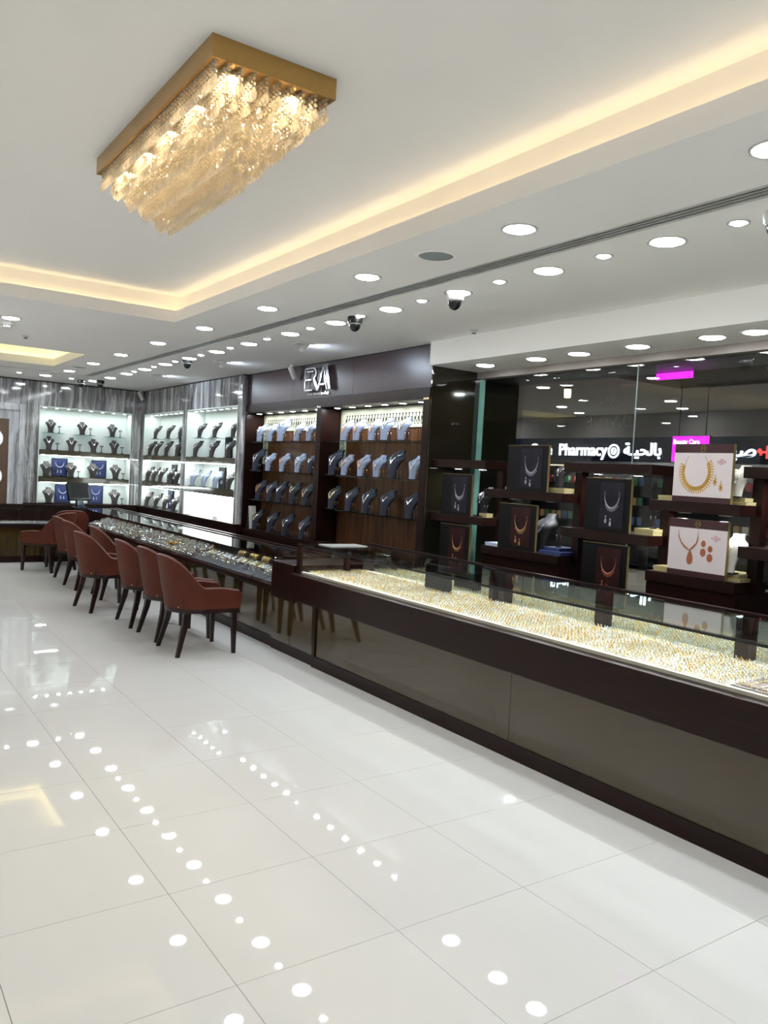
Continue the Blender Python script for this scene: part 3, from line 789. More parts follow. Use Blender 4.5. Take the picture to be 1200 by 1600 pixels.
stuff_rings('ring_rows', [s[:3] for s in spots[300:]], (('gold', 1), ('gold_pale', 1), ('silver', 1), ('gold_pale', 1), ('silver', 1)), 'dense rows of gold and silver rings filling the far showcase trays')

# grey mat and striped bracelet roll at the near end
bm = B(); box(bm, XC+.035, XC+.30, 1.0, 1.96, .7355, .7395); tag(mk('grey_mat', bm, 'mat_grey'), 'grey felt mat lying on the trays at the near end', 'mat')
t = thing('bracelet_roll', 'taupe display pad with rolled end holding thin bracelets', 'display pad', (XC+.06, 1.0, .7395))
bm = B(); box(bm, 0, .22, 0, .93, 0, .008); bevel(bm, .003, 2); mk('pad', bm, 'mat_stripe', t)
bm = B(); tube(bm, [(.235, y, .022) for y in (0, .05, .5, .9, .93)], .022, 16); autosmooth(mk('roll', bm, 'mat_grey', t))
for q in range(17):
    bm = B(); y = .03+q*.054
    tube(bm, [(.005, y, .011), (.08, y+.004, .0115), (.16, y-.003, .0115), (.21, y, .012)], .0032, 5); mk('bracelet', bm, ['silver', 'gold_pale', 'gold'][q % 3], t)
bm = B(); box(bm, 3.36, 3.72, 5.60, 5.80, .9555, .9615)
o = tag(mk('plaque', bm, 'trim_metal'), 'flat silver plaque lying on the far end of the glass showcase', 'plaque')

# ------------------------------------------------------------------ end block between the two counters
t = thing('counter_end_block', 'dark wood block joining the tall counter to the lower one', 'cabinet', (XC, 0, 0))
bm = B(); box(bm, -.02, .70, 5.86, 6.28, .46, .775); bevel(bm, .004, 2); mk('body', bm, 'wood_dark', t)
bm = B(); box(bm, 0, .02, 5.94, 6.28, .09, .46); mk('front_panel', bm, 'bronze_glass', t)
bm = B(); box(bm, 0, .02, 5.535, 5.935, .09, .50); mk('front_panel', bm, 'bronze_glass', t)
bm = B(); box(bm, .005, .70, 5.535, 6.28, 0, .09); mk('kick_plate', bm, 'wood_dark', t)

# ------------------------------------------------------------------ low seated counter along the side
lowc = thing('seated_counter', 'low dark counter with glass jewellery case beside the row of chairs', 'counter', (XC, 0, 0))
FY0, FY1 = 6.29, 12.62
bm = B(); box(bm, .02, .60, FY0, FY1, 0, .09); mk('kick_plate', bm, 'wood_dark', lowc)
yy = FY0
while yy < FY1-.1:
    b = min(yy+1.27, FY1); bm = B(); box(bm, .03, .05, yy+.0015, b-.0015, .09, .50); mk('front_panel', bm, 'bronze_glass', lowc); yy = b
bm = B(); box(bm, -.012, .62, FY0, 13.2, .505, .55); bevel(bm, .004, 2); mk('deck', bm, 'wood_dark', lowc)
bm = B(); box(bm, -.016, -.012, FY0, FY1, .55, .562); mk('edge_strip', bm, 'chrome', lowc)
bm = B(); box(bm, .58, .62, FY0, 13.2, 0, .80); mk('rear_panel', bm, 'wood_dark', lowc)
lc = Sub(lowc, (0, 0, .55))
for a in range(4):
    y0, y1 = FY0+a*1.66, FY0+(a+1)*1.66-.004
    bm = B(); box(bm, 0, .006, y0, y1, 0, .244); mk('front_pane', bm, 'glass_clear', lc)
    bm = B(); box(bm, -.002, .44, y0, y1, .244, .25); mk('top_pane', bm, 'glass_top', lc)
bm = B(); box(bm, .42, .46, FY0, 12.93, .232, .258); mk('rear_rail', bm, 'wood_dark', lc)
bm = B(); box(bm, .42, .424, FY0, 12.93, .0, .232); mk('rear_pane', bm, 'glass_shelf', lc)
bm = B(); box(bm, .0065, .0125, FY0, 12.9, .2315, .2435); box(bm, .0125, .024, FY0, 12.9, .2412, .2435); mk('light_channel', bm, 'black_plastic', lc)
bm = B(); box(bm, .0165, .0215, FY0, 12.9, .2398, .2412); mk('light_strip', bm, 'farcase_led', lc)
bm = B(); box(bm, .424, .60, FY0, 12.93, .0, .05); mk('service_top', bm, 'wood_dark', lc)

backc = thing('seated_counter', 'low dark counter with glass case in front of the back wall door', 'counter', (0, 12.62, 0))
bm = B(); box(bm, -1.2, XC+.02, .02, .5, 0, .09); mk('kick_plate', bm, 'wood_dark', backc)
for k in range(4):
    a = -1.2+1.1*k; bm = B(); box(bm, a+.002, a+1.098, .03, .05, .09, .505); mk('front_panel', bm, 'bronze_glass', backc)
bm = B(); box(bm, -1.2, XC-.017, -.012, .55, .505, .55); mk('deck', bm, 'wood_dark', backc)
bm = B(); box(bm, -1.2, XC-.017, .50, .55, 0, .83); mk('rear_panel', bm, 'wood_dark', backc)
bc = Sub(backc, (0, 0, .55))
bm = B(); box(bm, -1.2, XC-.002, 0, .006, 0, .244); mk('front_pane', bm, 'glass_clear', bc)
bm = B(); box(bm, -1.2, XC-.004, -.002, .49, .244, .25); mk('top_pane', bm, 'glass_top', bc)
bm = B(); box(bm, -1.2, XC-.03, .0065, .0125, .2315, .2435); box(bm, -1.2, XC-.03, .0125, .024, .2412, .2435); mk('light_channel', bm, 'black_plastic', bc)
bm = B(); box(bm, -1.2, XC-.03, .0165, .0215, .2398, .2412); mk('light_strip', bm, 'farcase_led', bc)
for x in (2.30, 1.4): bm = B(); box(bm, x, x+.03, .3, .34, 0, .24); mk('divider', bm, 'wood_dark', bc)

# dark jewellery pads in the seated counter
bm = B(); v = [bm.verts.new(p) for p in ((0, 0, 0), (.13, 0, 0), (.13, .24, 0), (0, .24, 0), (0, 0, .012), (.13, 0, .052), (.13, .24, .052), (0, .24, .012))]
for f in ((0, 3, 2, 1), (4, 5, 6, 7), (0, 1, 5, 4), (1, 2, 6, 5), (2, 3, 7, 6), (3, 0, 4, 7)): bm.faces.new([v[i] for i in f])
padn = me(bm, 'pad', 'pad_navy'); padb = padn.copy(); padb.materials.clear(); padb.materials.append(MATS['pad_black'])
bm = B(); box(bm, .03, .046, .11, .13, .022, .0285); lg = me(bm, 'logo_patch', 'silver')
kk = 0; sm = []
for r in range(2):
    for q in range(25):
        y = 6.31+q*.25
        if y+.24 > 12.6: continue
        x = XC+.03+r*.15; z = .551+r*.045
        navy = q < 8
        t = thing('jewellery_pad', f'{"navy" if navy else "black"} sloped jewellery pad, {ORD[q] if q < 20 else ["twenty-first","twenty-second","twenty-third","twenty-fourth","twenty-fifth"][q-20]} from the near end, {"front" if r==0 else "second"} row of the seated counter', 'jewellery pad', (x, y, z), 0, 'jewellery pads in the seated counter')
        ob('pad', padn if navy else padb, t)
        if navy and r == 0: ob('logo_patch', lg, t)
        if navy and r == 1:
            for a in range(6):
                m_ = random.choice(['silver', 'gold_pale', 'silver'])
                if ('BR', m_) not in globals().setdefault('BRM', {}):
                    bb = B(); tube(bb, [(0, 0, 0), (.03, .006, .012), (.065, .012, .022), (.10, .016, .033)], [.005, .0075, .0075, .004], 6); BRM[('BR', m_)] = me(bb, 'bracelet', m_, True)
                o = ob('bracelet', BRM[('BR', m_)], None, (x+.012, y+.02+a*.037, z+.0205)); o.rotation_euler = (0, 0, random.uniform(-.25, .25))
                tag(o, f'{"pale gold" if m_ == "gold_pale" else "silver"} bracelet lying on a navy pad near the bangle rolls', 'bracelet', 'bracelets on the navy pads')
            continue
        for a in range(10 if not (navy and r == 0) else 6):
            for b in range(4 if not (navy and r == 0) else 2):
                xx = .02+.03*b + (.055 if (navy and r == 0) else 0)
                sm.append((x+xx+random.uniform(-.004, .004), y+.02+a*(.022 if not (navy and r == 0) else .036)+random.uniform(-.004, .004), z+.012+xx*.308-.001))
bm = B(); box(bm, XC+.18, XC+.42, FY0, 12.6, .551, .594); tag(mk('pad_riser', bm, 'pad_black'), 'black stepped riser inside the seated showcase', 'riser')
random.shuffle(sm); sm = sm[:int(len(sm)*.55)]
stuff_rings('jewellery_rows', sm, (('silver', 1), ('gold_pale', 1), ('silver', 1), ('silver', 1), ('silver', 1), ('silver', 1)), 'dense rows of small silver jewellery on the dark counter pads', 2.0, 'jewellery')
# bangle rolls
for k, y in enumerate((7.0, 7.28, 7.56)):
    t = thing('bangle_roll', f'black roll carrying gold bangles, {ORD[k]} from the near end of the seated counter', 'bangle stand', (XC+.36, y, .63), 0, 'bangle rolls')
    bm = B(); tube(bm, [(0, 0, .03), (0, .22, .03)], .03, 14); mk('roll', bm, 'velvet_black', t, True)
    bm = B(); box(bm, -.02, .02, .02, .20, -.036, .003); mk('foot', bm, 'pad_black', t)
    for q in range(6):
        bm = B(); ring(bm, (0, .04+q*.028, .03), .034, .005, 16, 5, 'y'); mk('bangle', bm, 'gold_pale' if q % 2 else 'gold', t, True)
t = thing('jewellery_spray', 'gold leaf shaped jewellery piece lying in the seated counter', 'jewellery', (XC+.10, 9.1, .58))
for q in range(11):
    a = 2*PI*q/11; bm = B(); tube(bm, [(0, 0, .02), (.04*math.cos(a), .05*math.sin(a), .06), (.07*math.cos(a), .10*math.sin(a), .075)], [.004, .009, .002], 5); mk('leaf', bm, 'gold', t)
bm = B(); box(bm, -.02, .02, -.02, .02, -.03, .022); mk('stem_base', bm, 'gold', t)
bsp = [(1.2+.032*a, 12.68+.035*b, .568) for a in range(58) for b in range(6) if random.random() < .8]
bm = B(); box(bm, .0, XC-.05, 12.65, 12.95, .551, .567); tag(mk('velvet_tray', bm, 'pad_black'), 'black velvet tray of silver rings in the back counter case', 'tray')
stuff_rings('ring_cluster', bsp, (('silver', 1), ('silver', 1)), 'rows of sparkling silver rings in the back counter case', 1.35)

# till monitor seen from behind at the counter corner
t = thing('till_monitor', 'black till monitor with its back turned, on the counter corner', 'monitor', (3.16, 12.84, .801), math.radians(20))
bm = B(); box(bm, -.10, .10, -.07, .07, 0, .02); bevel(bm, .005, 2); mk('base', bm, 'black_plastic', t)
bm = B(); v = [(-.06, -.03, .02), (.06, -.03, .02), (.06, .03, .02), (-.06, .03, .02), (-.045, .03, .22), (.045, .03, .22), (.045, .07, .22), (-.045, .07, .22)]
v = [bm.verts.new(p) for p in v]
for f in ((0, 3, 2, 1), (4, 5, 6, 7), (0, 1, 5, 4), (1, 2, 6, 5), (2, 3, 7, 6), (3, 0, 4, 7)): bm.faces.new([v[i] for i in f])
mk('stand', bm, 'screen_blue', t)
bm = B(); box(bm, -.19, .19, -.03, .03, -.14, .14); bevel(bm, .012, 2); o = mk('screen_housing', bm, 'black_plastic', t); o.location = (0, .06, .25); o.rotation_euler = (math.radians(-18), 0, 0)
bm = B(); box(bm, -.15, .15, -.034, -.029, -.10, .10); o2 = mk('back_vent', bm, 'black_gap', o)

# ------------------------------------------------------------------ chairs
def smooth01(t): t = max(0, min(1, t)); return t*t*(3-2*t)
def make_chair():
    t = thing('tub_chair', 'x', 'chair')
    # horseshoe path
    path = []
    hw, xf, xs, rb = .262, .275, -.02, .245
    for i in range(7): path.append((xf-(xf-xs)*i/6, -hw, 0))
    for i in range(1, 24):
        a = PI*i/24; path.append((xs-rb*math.sin(a), -hw*math.cos(a), math.sin(a)))
    for i in range(7): path.append((xs+(xf-xs)*i/6, hw, 0))
    n = len(path); rings = []; bm = B()
    for i, (x, y, w) in enumerate(path):
        a = path[max(0, i-1)]; b = path[min(n-1, i+1)]
        d = Vector((b[0]-a[0], b[1]-a[1], 0)).normalized(); nrm = Vector((-d.y, d.x, 0))   # pointing inward
        if nrm.dot(Vector((.05-x, -y, 0))) < 0: nrm = -nrm
        out = -nrm
        u = (xs-x)/rb if x < xs else 0
        zt = .562 + .262*smooth01(u*.97) if x < xs else .562 - .022*smooth01((x-.1)/.18)
        lean = .075*smooth01(w*1.05)
        th = .062 if x > xs else .062 - .018*u
        zb = .385
        sec = []
        for q, (off, z) in enumerate(((0, zb), (0, zb+.03), (.35, zb+(zt-zb)*.35), (.70, zb+(zt-zb)*.7), (.95, zt-.03), (1.0, zt-.010))):
            p = Vector((x, y, z)) + out*(lean*off); sec.append(p)
        ptop = Vector((x, y, zt)) + out*(lean) + nrm*th*.5; sec.append(ptop)
        for off, z in ((1.0, zt-.012), (.9, zt-.035), (.5, zb+(zt-zb)*.5), (0, zb)):
            sec.append(Vector((x, y, z)) + out*(lean*off) + nrm*th)
        rings.append([bm.verts.new(p) for p in sec])
    m = len(rings[0])
    for i in range(n-1):
        for k in range(m):
            bm.faces.new((rings[i][k], rings[i][(k+1) % m], rings[i+1][(k+1) % m], rings[i+1][k]))
    # rounded arm fronts
    for R, s in ((rings[0], -1), (rings[-1], 1)):
        c = sum((v.co for v in R), Vector())/m
        inner = [bm.verts.new(c + (v.co-c)*.72 + Vector((.018, 0, 0))) for v in R]
        for k in range(m):
            f = (R[k], R[(k+1) % m], inner[(k+1) % m], inner[k]); bm.faces.new(f if s < 0 else f[::-1])
        bm.faces.new(inner)
    o = autosmooth(mk('upholstered_back', bm, 'leather', t), 60)
    bm = B(); box(bm, -.20, .27, -.205, .205, .39, .475)
    bevel(bm, .022, 3); autosmooth(mk('seat_cushion', bm, 'leather', t), 50)
    # wooden rail following the horseshoe
    bm = B(); R1 = []
    for (x, y, w) in path:
        R1.append([bm.verts.new((x*.985, y*.985, .35)), bm.verts.new((x*.985, y*.985, .387)), bm.verts.new((x*.86, y*.86, .387)), bm.verts.new((x*.86, y*.86, .35))])
    for a, b in zip(R1, R1[1:]):
        for k in range(4): bm.faces.new((a[k], a[(k+1) % 4], b[(k+1) % 4], b[k]))
    bm.faces.new(R1[0]); bm.faces.new(R1[-1][::-1])
    box(bm, .225, .272, -.23, .23, .35, .387)
    mk('seat_rail', bm, 'wood_leg', t)
    def leg(pts):
        bm = B(); rs = []
        for (x, y, z, a) in pts:
            rs.append([bm.verts.new((x-a, y-a, z)), bm.verts.new((x+a, y-a, z)), bm.verts.new((x+a, y+a, z)), bm.verts.new((x-a, y+a, z))])
        for a, b in zip(rs, rs[1:]):
            for k in range(4): bm.faces.new((a[k], a[(k+1) % 4], b[(k+1) % 4], b[k]))
        bm.faces.new(rs[0][::-1]); bm.faces.new(rs[-1]); mk('leg', bm, 'wood_leg', t)
    for s in (-1, 1):
        leg([(.252, s*.236, 0, .014), (.247, s*.232, .2, .019), (.243, s*.228, .352, .023)])
        leg([(-.235, s*.236, 0, .015), (-.205, s*.222, .12, .018), (-.175, s*.208, .24, .022), (-.160, s*.198, .352, .026)])
    for s in (-1, 1):
        bm = B(); ball(bm, (-.215, s*.165, .40), .006, 8, 5); mk('stud', bm, 'gold_pale', t)
    return t
chair = make_chair()
CH = [((2.56, 6.43), 0, 'nearest brown leather tub chair, by the end block of the counter'),
      ((2.585, 7.04), .02, 'second brown leather tub chair from the near end of the row'),
      ((2.57, 7.69), -.02, 'third brown leather tub chair from the near end of the row'),
      ((2.40, 8.58), .10, 'brown leather tub chair pulled furthest out from the counter, mid row'),
      ((2.74, 9.30), -.06, 'brown leather tub chair pushed in close to the counter, behind the pulled-out one'),
      ((2.62, 10.06), .05, 'brown leather tub chair, fourth from the back wall in the row'),
      ((2.66, 10.76), .05, 'brown leather tub chair, third from the back wall in the row'),
      ((2.84, 12.24), PI/2, 'brown leather tub chair tucked in the counter corner'),
      ((2.50, 11.70), math.radians(128), 'brown leather tub chair turned to face the back counter')]
for k, ((x, y), a, lb) in enumerate(CH):
    if k == 0:
        chair.location = (x, y, 0); chair.rotation_euler[2] = a; chair['label'] = lb; chair['group'] = 'brown tub chairs along the counter'
    else: dup(chair, (x, y, 0), a, lb)

# ------------------------------------------------------------------ necklace busts
ST = [(0, .042, .054, .020), (.25, .046, .049, .022), (.5, .064, .036, .024), (.64, .086, .017, .026), (.73, .091, .000, .026), (.80, .072, -.014, .028), (.86, .043, -.027, .030), (.93, .037, -.038, .030), (1.0, .039, -.050, .030)]
def st_at(t):
    for a, b in zip(ST, ST[1:]):
        if t <= b[0]:
            k = (t-a[0])/(b[0]-a[0]); return [a[i]+(b[i]-a[i])*k for i in range(4)]
    return list(ST[-1])
def front_x(y, t, s):
    _, hw, cx, th = st_at(t); q = max(-1, min(1, y/(hw*s)))
    return s*(cx + hw*.55*math.sqrt(max(0, 1-q*q)))
def bust_body(m, h=.225, s=1.0):
    bm = B(); rings = []; n = 9
    for i in range(15):
        t = i/14; _, hw, cx, th = st_at(t)
        loop = []
        for k in range(n):
            a = -PI/2+PI*k/(n-1); loop.append((s*(cx+hw*.55*math.cos(a)), s*hw*math.sin(a), t*h))
        for k in range(n):
            a = PI/2-PI*k/(n-1); loop.append((s*(cx+hw*.55*math.cos(a)*(.35 if t < .84 else -.8)-th*.45), s*hw*.9*math.sin(a), t*h))
        rings.append([bm.verts.new(p) for p in loop])
    m_ = len(rings[0])
    for a, b in zip(rings, rings[1:]):
        for k in range(m_): bm.faces.new((a[k], a[(k+1) % m_], b[(k+1) % m_], b[k]))
    bm.faces.new(rings[0][::-1]); bm.faces.new(rings[-1])
    d = me(bm, 'bust_form', m, True)
    try: d.set_sharp_from_angle(angle=math.radians(50))
    except Exception: pass
    return d
def necklace(m, h=.225, s=1.0, drop=.45, rad=.0032, collar=False):
    bm = B(); pts = []; rr = []
    for i in range(17):
        u = -1+2*i/16; t = drop+(.865-drop)*abs(u)**1.25
        y = u*.041*s; pts.append((front_x(y, t, s)+.0015, y, t*h)); rr.append(rad*(1+.9*(1-abs(u)) if not collar else 2.2))
    tube(bm, pts, rr, 5)
    if not collar:
        p = pts[8]; ball(bm, (p[0]+.003, p[1], p[2]-.008), .0075, 6, 4, 1.4)
    return me(bm, 'necklace', m)
BC = {}
def bust(label, loc, rz, m='velvet_dark', size=1.0, nk='silver', drop=.45, group=None, collar=False, rad=.0032):
    key = (m, size)
    if key not in BC:
        BC[key] = bust_body(m, .225*size, size)
        bm = B(); box(bm, .02*size, .085*size, -.05*size, .05*size, -.006, .002); BC[key+('b',)] = me(bm, 'foot', 'velvet_black')
    kn = (nk, size, drop, collar, rad)
    if kn not in BC: BC[kn] = necklace(nk, .225*size, size, drop, rad, collar)
    t = thing('necklace_bust', label, 'necklace bust', (loc[0], loc[1], loc[2]+.0065), rz, group)
    ob('bust_form', BC[key], t); ob('foot', BC[key+('b',)], t); ob('necklace', BC[kn], t)
    return t
ESM = {}
def earring_stand(label, loc, rz, m='velvet_black', j='silver', h=.095, group=None):
    k = (m, j, h)
    if k not in ESM:
        bm = B(); lathe(bm, [(0, 0), (.022, 0), (.022, .007), (.006, .011), (.005, h), (0, h)], 12); a = me(bm, 'post', m)
        bm = B(); box(bm, -.006, .006, -.028, .028, h-.005, h+.005); b = me(bm, 'crossbar', m)
        bm = B()
        c = B(); ball(c, (.004, 0, -.010), .005, 6, 4, 1.6); ball(c, (.004, 0, -.024), .0035, 6, 4, 1.3); c = me(c, 'earring', j); bm.free()
        ESM[k] = (a, b, c)
    a, b, c = ESM[k]
    t = thing('earring_stand', label, 'earring stand', loc, rz, group)
    ob('post', a, t); ob('crossbar', b, t)
    for s in (-.019, .019): ob('earring', c, t, (0, s, h))
    return t
# cabinet bays
rows = {'L1': [9.32, 9.03, 8.72, 8.33, 8.03], 'L2': [9.37, 9.04, 8.66, 8.27, 7.97], 'L3': [9.27, 8.96, 8.70, 8.36, 8.05], 'L4': [9.32, 8.90, 8.50, 8.08],
        'R1': [7.26, 7.03, 6.74, 6.52, 6.23], 'R2': [7.46, 7.23, 6.91, 6.62, 6.33, 6.01], 'R3': [7.45, 7.10, 6.78, 6.44, 6.03]}
zs = {'1': 1.90, '2': 1.535, '3': 1.17, '4': .785}
for k, ys in rows.items():
    bay = 'far' if k[0] == 'L' else 'near'; z = zs[k[1]]
    for i, y in enumerate(ys):
        tall = (k, i) in (('L1', 2), ('L2', 0), ('R2', 0), ('R2', 4))
        sz = 1.22 if tall else (1.0 if k[1] in '12' else 1.1)
        dark = (k, i) in (('L2', 0), ('L2', 4), ('R2', 0), ('R2', 4)); light = (k[1] in '12' and not dark and (k, i) != ('L1', 2)) or (k, i) == ('L1', 2)
        nk = random.choice(['silver', 'silver', 'gold_pale', 'silver', 'rosegold'])
        col = (k, i) == ('R3', 0)
        bust(f'{"pale blue" if light else "dark navy"} necklace bust, {ORD[i]} from the left, {ORD[int(k[1])-1]} row of the {bay} cabinet bay', (XE+.10, y, z), PI+.17, 'velvet_pale' if light else 'velvet_navy', sz, 'gold_pale' if col else nk, random.choice([.42, .5, .55]), 'necklace busts in the dark wood cabinet', col, .004)
        earring_stand(f'small earring stand beside the {ORD[i]} bust from the left, {ORD[int(k[1])-1]} row, {bay} cabinet bay', (XE+.05, y-.105 if y-.105 > BAYS['left' if k[0] == 'L' else 'right'][0]+.03 else y+.11, z+.0005), PI+.3, 'velvet_black', random.choice(['silver', 'gold', 'rosegold']), .085, 'earring stands in the dark wood cabinet')
t = thing('folded_card', 'tall white folded card at the left end of the far cabinet bay', 'card', (XE+.05, 9.53, .785))
bm = B(); fr = lambda u, v, d: (d, u, v)
prism(bm, [(-.055, 0), (.0, .29), (.006, .29), (-.045, 0)], 0, .10, fr); mk('front_leaf', bm, 'bust_white', t)
bm = B(); prism(bm, [(.055, 0), (.0065, .29), (.0125, .29), (.064, 0)], 0, .10, fr); mk('rear_leaf', bm, 'velvet_dark', t)

# niches: busts, earring stands, pictures
def clear_shelf(label, x0, x1, y0, y1, z):
    bm = B(); box(bm, x0, x1, y0, y1, z-.008, z); tag(mk('clear_shelf', bm, 'glass_shelf'), label, 'shelf')
G = 'necklace busts in the back wall niche'
YS = YB+.13
for i, x in enumerate((2.89, 3.38, 3.87)):
    clear_shelf(f'small clear bracket shelf, {ORD[i]} from the left, top of the back niche', x-.10, x+.20, YB+.05, YB+.285, 1.96)
    bust(f'dark bust with silver necklace, {ORD[i]} from the left, top row of the back niche', (x, YS, 1.96), -PI/2-.15, 'velvet_dark', .92, 'silver', .5, G, False, .004)
    earring_stand(f'black earring stand, {ORD[i]} from the left, top row of the back niche', (x+.13, YS-.02, 1.9605), -PI/2, 'velvet_black', 'velvet_black', .11, 'earring stands in the back niche')
for i, x in enumerate((2.86, 3.21, 3.56, 3.90)):
    bust(f'dark bust with silver necklace, {ORD[i]} from the left, upper shelf of the back niche', (x, YS-.04, 1.683), -PI/2-.15, 'velvet_dark', .95, 'silver', .5, G, False, .004)
    earring_stand(f'black earring stand, {ORD[i]} from the left, upper shelf of the back niche', (x+.13, YS-.06, 1.6835), -PI/2, 'velvet_black', 'velvet_black', .11, 'earring stands in the back niche')
for i, x in enumerate((2.83, 3.21, 3.56, 3.93)):
    bust(f'dark tall bust with silver necklace, {ORD[i]} from the left, lower shelf of the back niche', (x, YS-.06, 1.253), -PI/2-.15, 'velvet_dark', 1.05, 'silver', .55, G, False, .004)
for i, x in enumerate((2.97, 3.33, 4.06)):
    earring_stand(f'black earring stand, {ORD[i]} from the left, lower shelf of the back niche', (x, YS-.07, 1.2535), -PI/2, 'velvet_black', 'velvet_black', .10, 'earring stands in the back niche')
for i, x in enumerate((2.88, 3.93)):
    bust(f'dark tall bust on the ledge of the back niche, {["left", "right"][i]} of the till monitor', (x, YS-.06, .825), -PI/2-.15, 'velvet_dark', 1.08, 'silver', .55, G, False, .004)
earring_stand('black earring stand on the ledge at the right of the back niche', (4.06, YS-.06, .8255), -PI/2, 'velvet_black', 'velvet_black', .10, 'earring stands in the back niche')
def picture(label, loc, rz, w, h, pm, jm='print_silver', fm='board_black', tilt=0, cat='picture', depth=.016):
    """framed jewellery picture, local: face toward -y, base at z 0, centred on x"""
    t = thing('framed_picture', label, cat, loc, rz)
    bm = B(); b = .012
    box(bm, -w/2, -w/2+b, 0, depth, 0, h); box(bm, w/2-b, w/2, 0, depth, 0, h); box(bm, -w/2+b, w/2-b, 0, depth, 0, b); box(bm, -w/2+b, w/2-b, 0, depth, h-b, h)
    mk('frame', bm, fm, t)
    bm = B(); box(bm, -w/2+b, w/2-b, .004, depth-.002, b, h-b); mk('picture_panel', bm, pm, t)
    bm = B(); pts = []
    for i in range(13):
        a = PI*(1.12-1.24*i/12); pts.append((w*.27*math.cos(a)-.0, .003, h*.74-h*.25*math.sin(a)*1.15+0))
    pts = [(w*.27*math.cos(PI+PI*i/12), .003, h*.78+h*.27*math.sin(PI+PI*i/12)) for i in range(13)]
    tube(bm, pts, [w*(.012+.035*math.sin(PI*i/12)) for i in range(13)], 5)
    mk('necklace_print', bm, jm, t)
    bm = B()
    for s in (-.12, .08): ball(bm, (w*s, .003, h*.26), w*.05, 8, 5, 1.8); ball(bm, (w*s, .003, h*.36), w*.032, 8, 5)
    mk('earring_print', bm, jm, t)
    return t
for i, (x, z) in enumerate(((3.07, 1.2535), (3.70, 1.2535), (3.13, .8255), (3.66, .8255))):
    picture(['blue necklace picture on the lower shelf of the back niche, left one', 'blue necklace picture on the lower shelf of the back niche, right one', 'blue necklace picture on the back niche ledge, left of the monitor', 'blue necklace picture on the back niche ledge, right of the monitor'][i], (x, YS+.09, z), 0, .245, .30, 'photo_blue')
G2 = 'necklace busts in the side wall niches'
XS = XW+.11
sn = {'A0': ([13.17, 12.55, 12.02], 1.96, 'top row of the corner niche'), 'A1': ([13.35, 13.03, 12.55, 12.05], 1.683, 'upper shelf of the corner niche'),
      'A2': ([13.42, 13.11, 12.78, 12.37, 12.03], 1.253, 'lower shelf of the corner niche'), 'A3': ([13.42, 12.95, 12.53, 12.10], .825, 'ledge of the corner niche'),
      'B0': ([11.22, 10.66, 10.03], 1.96, 'top row of the cabinet-side niche'), 'B1': ([11.30, 10.68, 10.12], 1.683, 'upper shelf of the cabinet-side niche'),
      'B2': ([11.36, 10.94, 10.52, 10.05], 1.253, 'lower shelf of the cabinet-side niche')}
for k, (ys, z, lb) in sn.items():
    for i, y in enumerate(ys):
        if k[1] == '0': clear_shelf(f'small clear bracket shelf, {ORD[i]} from the left, {lb}', XW+.03, XW+.285, y-.12, y+.12, z)
        m = 'velvet_pale' if (k == 'B2' and i < 3) else 'velvet_dark'
        bust(f'{"pale blue" if m == "velvet_pale" else "dark"} bust with silver necklace, {ORD[i]} from the left, {lb}', (XS-.01 if z < 1.9 else XS+.01, y, z), PI+.17, m, 1.05 if k[1] != '0' else .95, 'silver', .5, G2, False, .004)
for i, (y, z, lb) in enumerate(((12.45, 1.6835, 'upper shelf of the corner niche, left one'), (11.95, 1.6835, 'upper shelf of the corner niche, right one'), (12.75, 1.2535, 'lower shelf of the corner niche, left one'), (12.1, 1.2535, 'lower shelf of the corner niche, right one'),
        (10.60, 1.6835, 'upper shelf of the cabinet-side niche, left one'), (9.98, 1.6835, 'upper shelf of the cabinet-side niche, right one'), (10.78, 1.2535, 'lower shelf of the cabinet-side niche'), (10.61, .8255, 'ledge between the glowing panels'), (12.86, .8255, 'ledge of the corner niche'))):
    picture('dark framed necklace picture on the '+lb, (XW+.262, y, z), -PI/2, .22, .30, 'photo_blue' if i in (1, 5, 8) else 'photo_dark')

# ------------------------------------------------------------------ stepped window shelves
XF = 4.45
rackT = thing('window_rack', 'stepped dark wood display rack in front of the shop window', 'rack', (XF, 0, 0))
EDG = [5.712, 5.0, 4.135, 3.36, 2.715, 1.95, 1.2]
ZA = [1.733, 1.257]; ZBv = [1.502, 1.034]
for c in range(6):
    y1, y0 = EDG[c], EDG[c+1]
    for z in (ZA if c % 2 == 0 else ZBv):
        bm = B(); box(bm, 0, .34, y0+.001, y1-.001, z-.068, z); bevel(bm, .002, 1); mk('shelf_board', bm, 'wood_dark', rackT)
    top = .80 if c % 2 == 0 else .966
    bm = B(); box(bm, .02, .46, y0+.001, y1-.001, 0, .80 if c % 2 == 0 else .965); mk('base_cabinet', bm, 'wood_dark', rackT)
for y in EDG[1:6]:
    bm = B(); box(bm, .17, .24, y-.034, y+.034, .97, 1.665); mk('post', bm, 'wood_dark_v', rackT)
# under-board lights
for c in range(5):
    y1, y0 = EDG[c], EDG[c+1]
    for z in ((ZA if c % 2 == 0 else ZBv)[:1]):
        for q in (.3, .75):
            y = y0+(y1-y0)*q
            t = thing('rack_spotlight', f'small puck light under the {"upper" } board of rack column {ORD[c]} from the cabinet, {"right" if q < .5 else "left"} one', 'spotlight', (XF+.16, y, z-.068), 0, 'puck lights under the rack boards')
            ob('trim_ring', ES, t); ob('lens', EL, t)

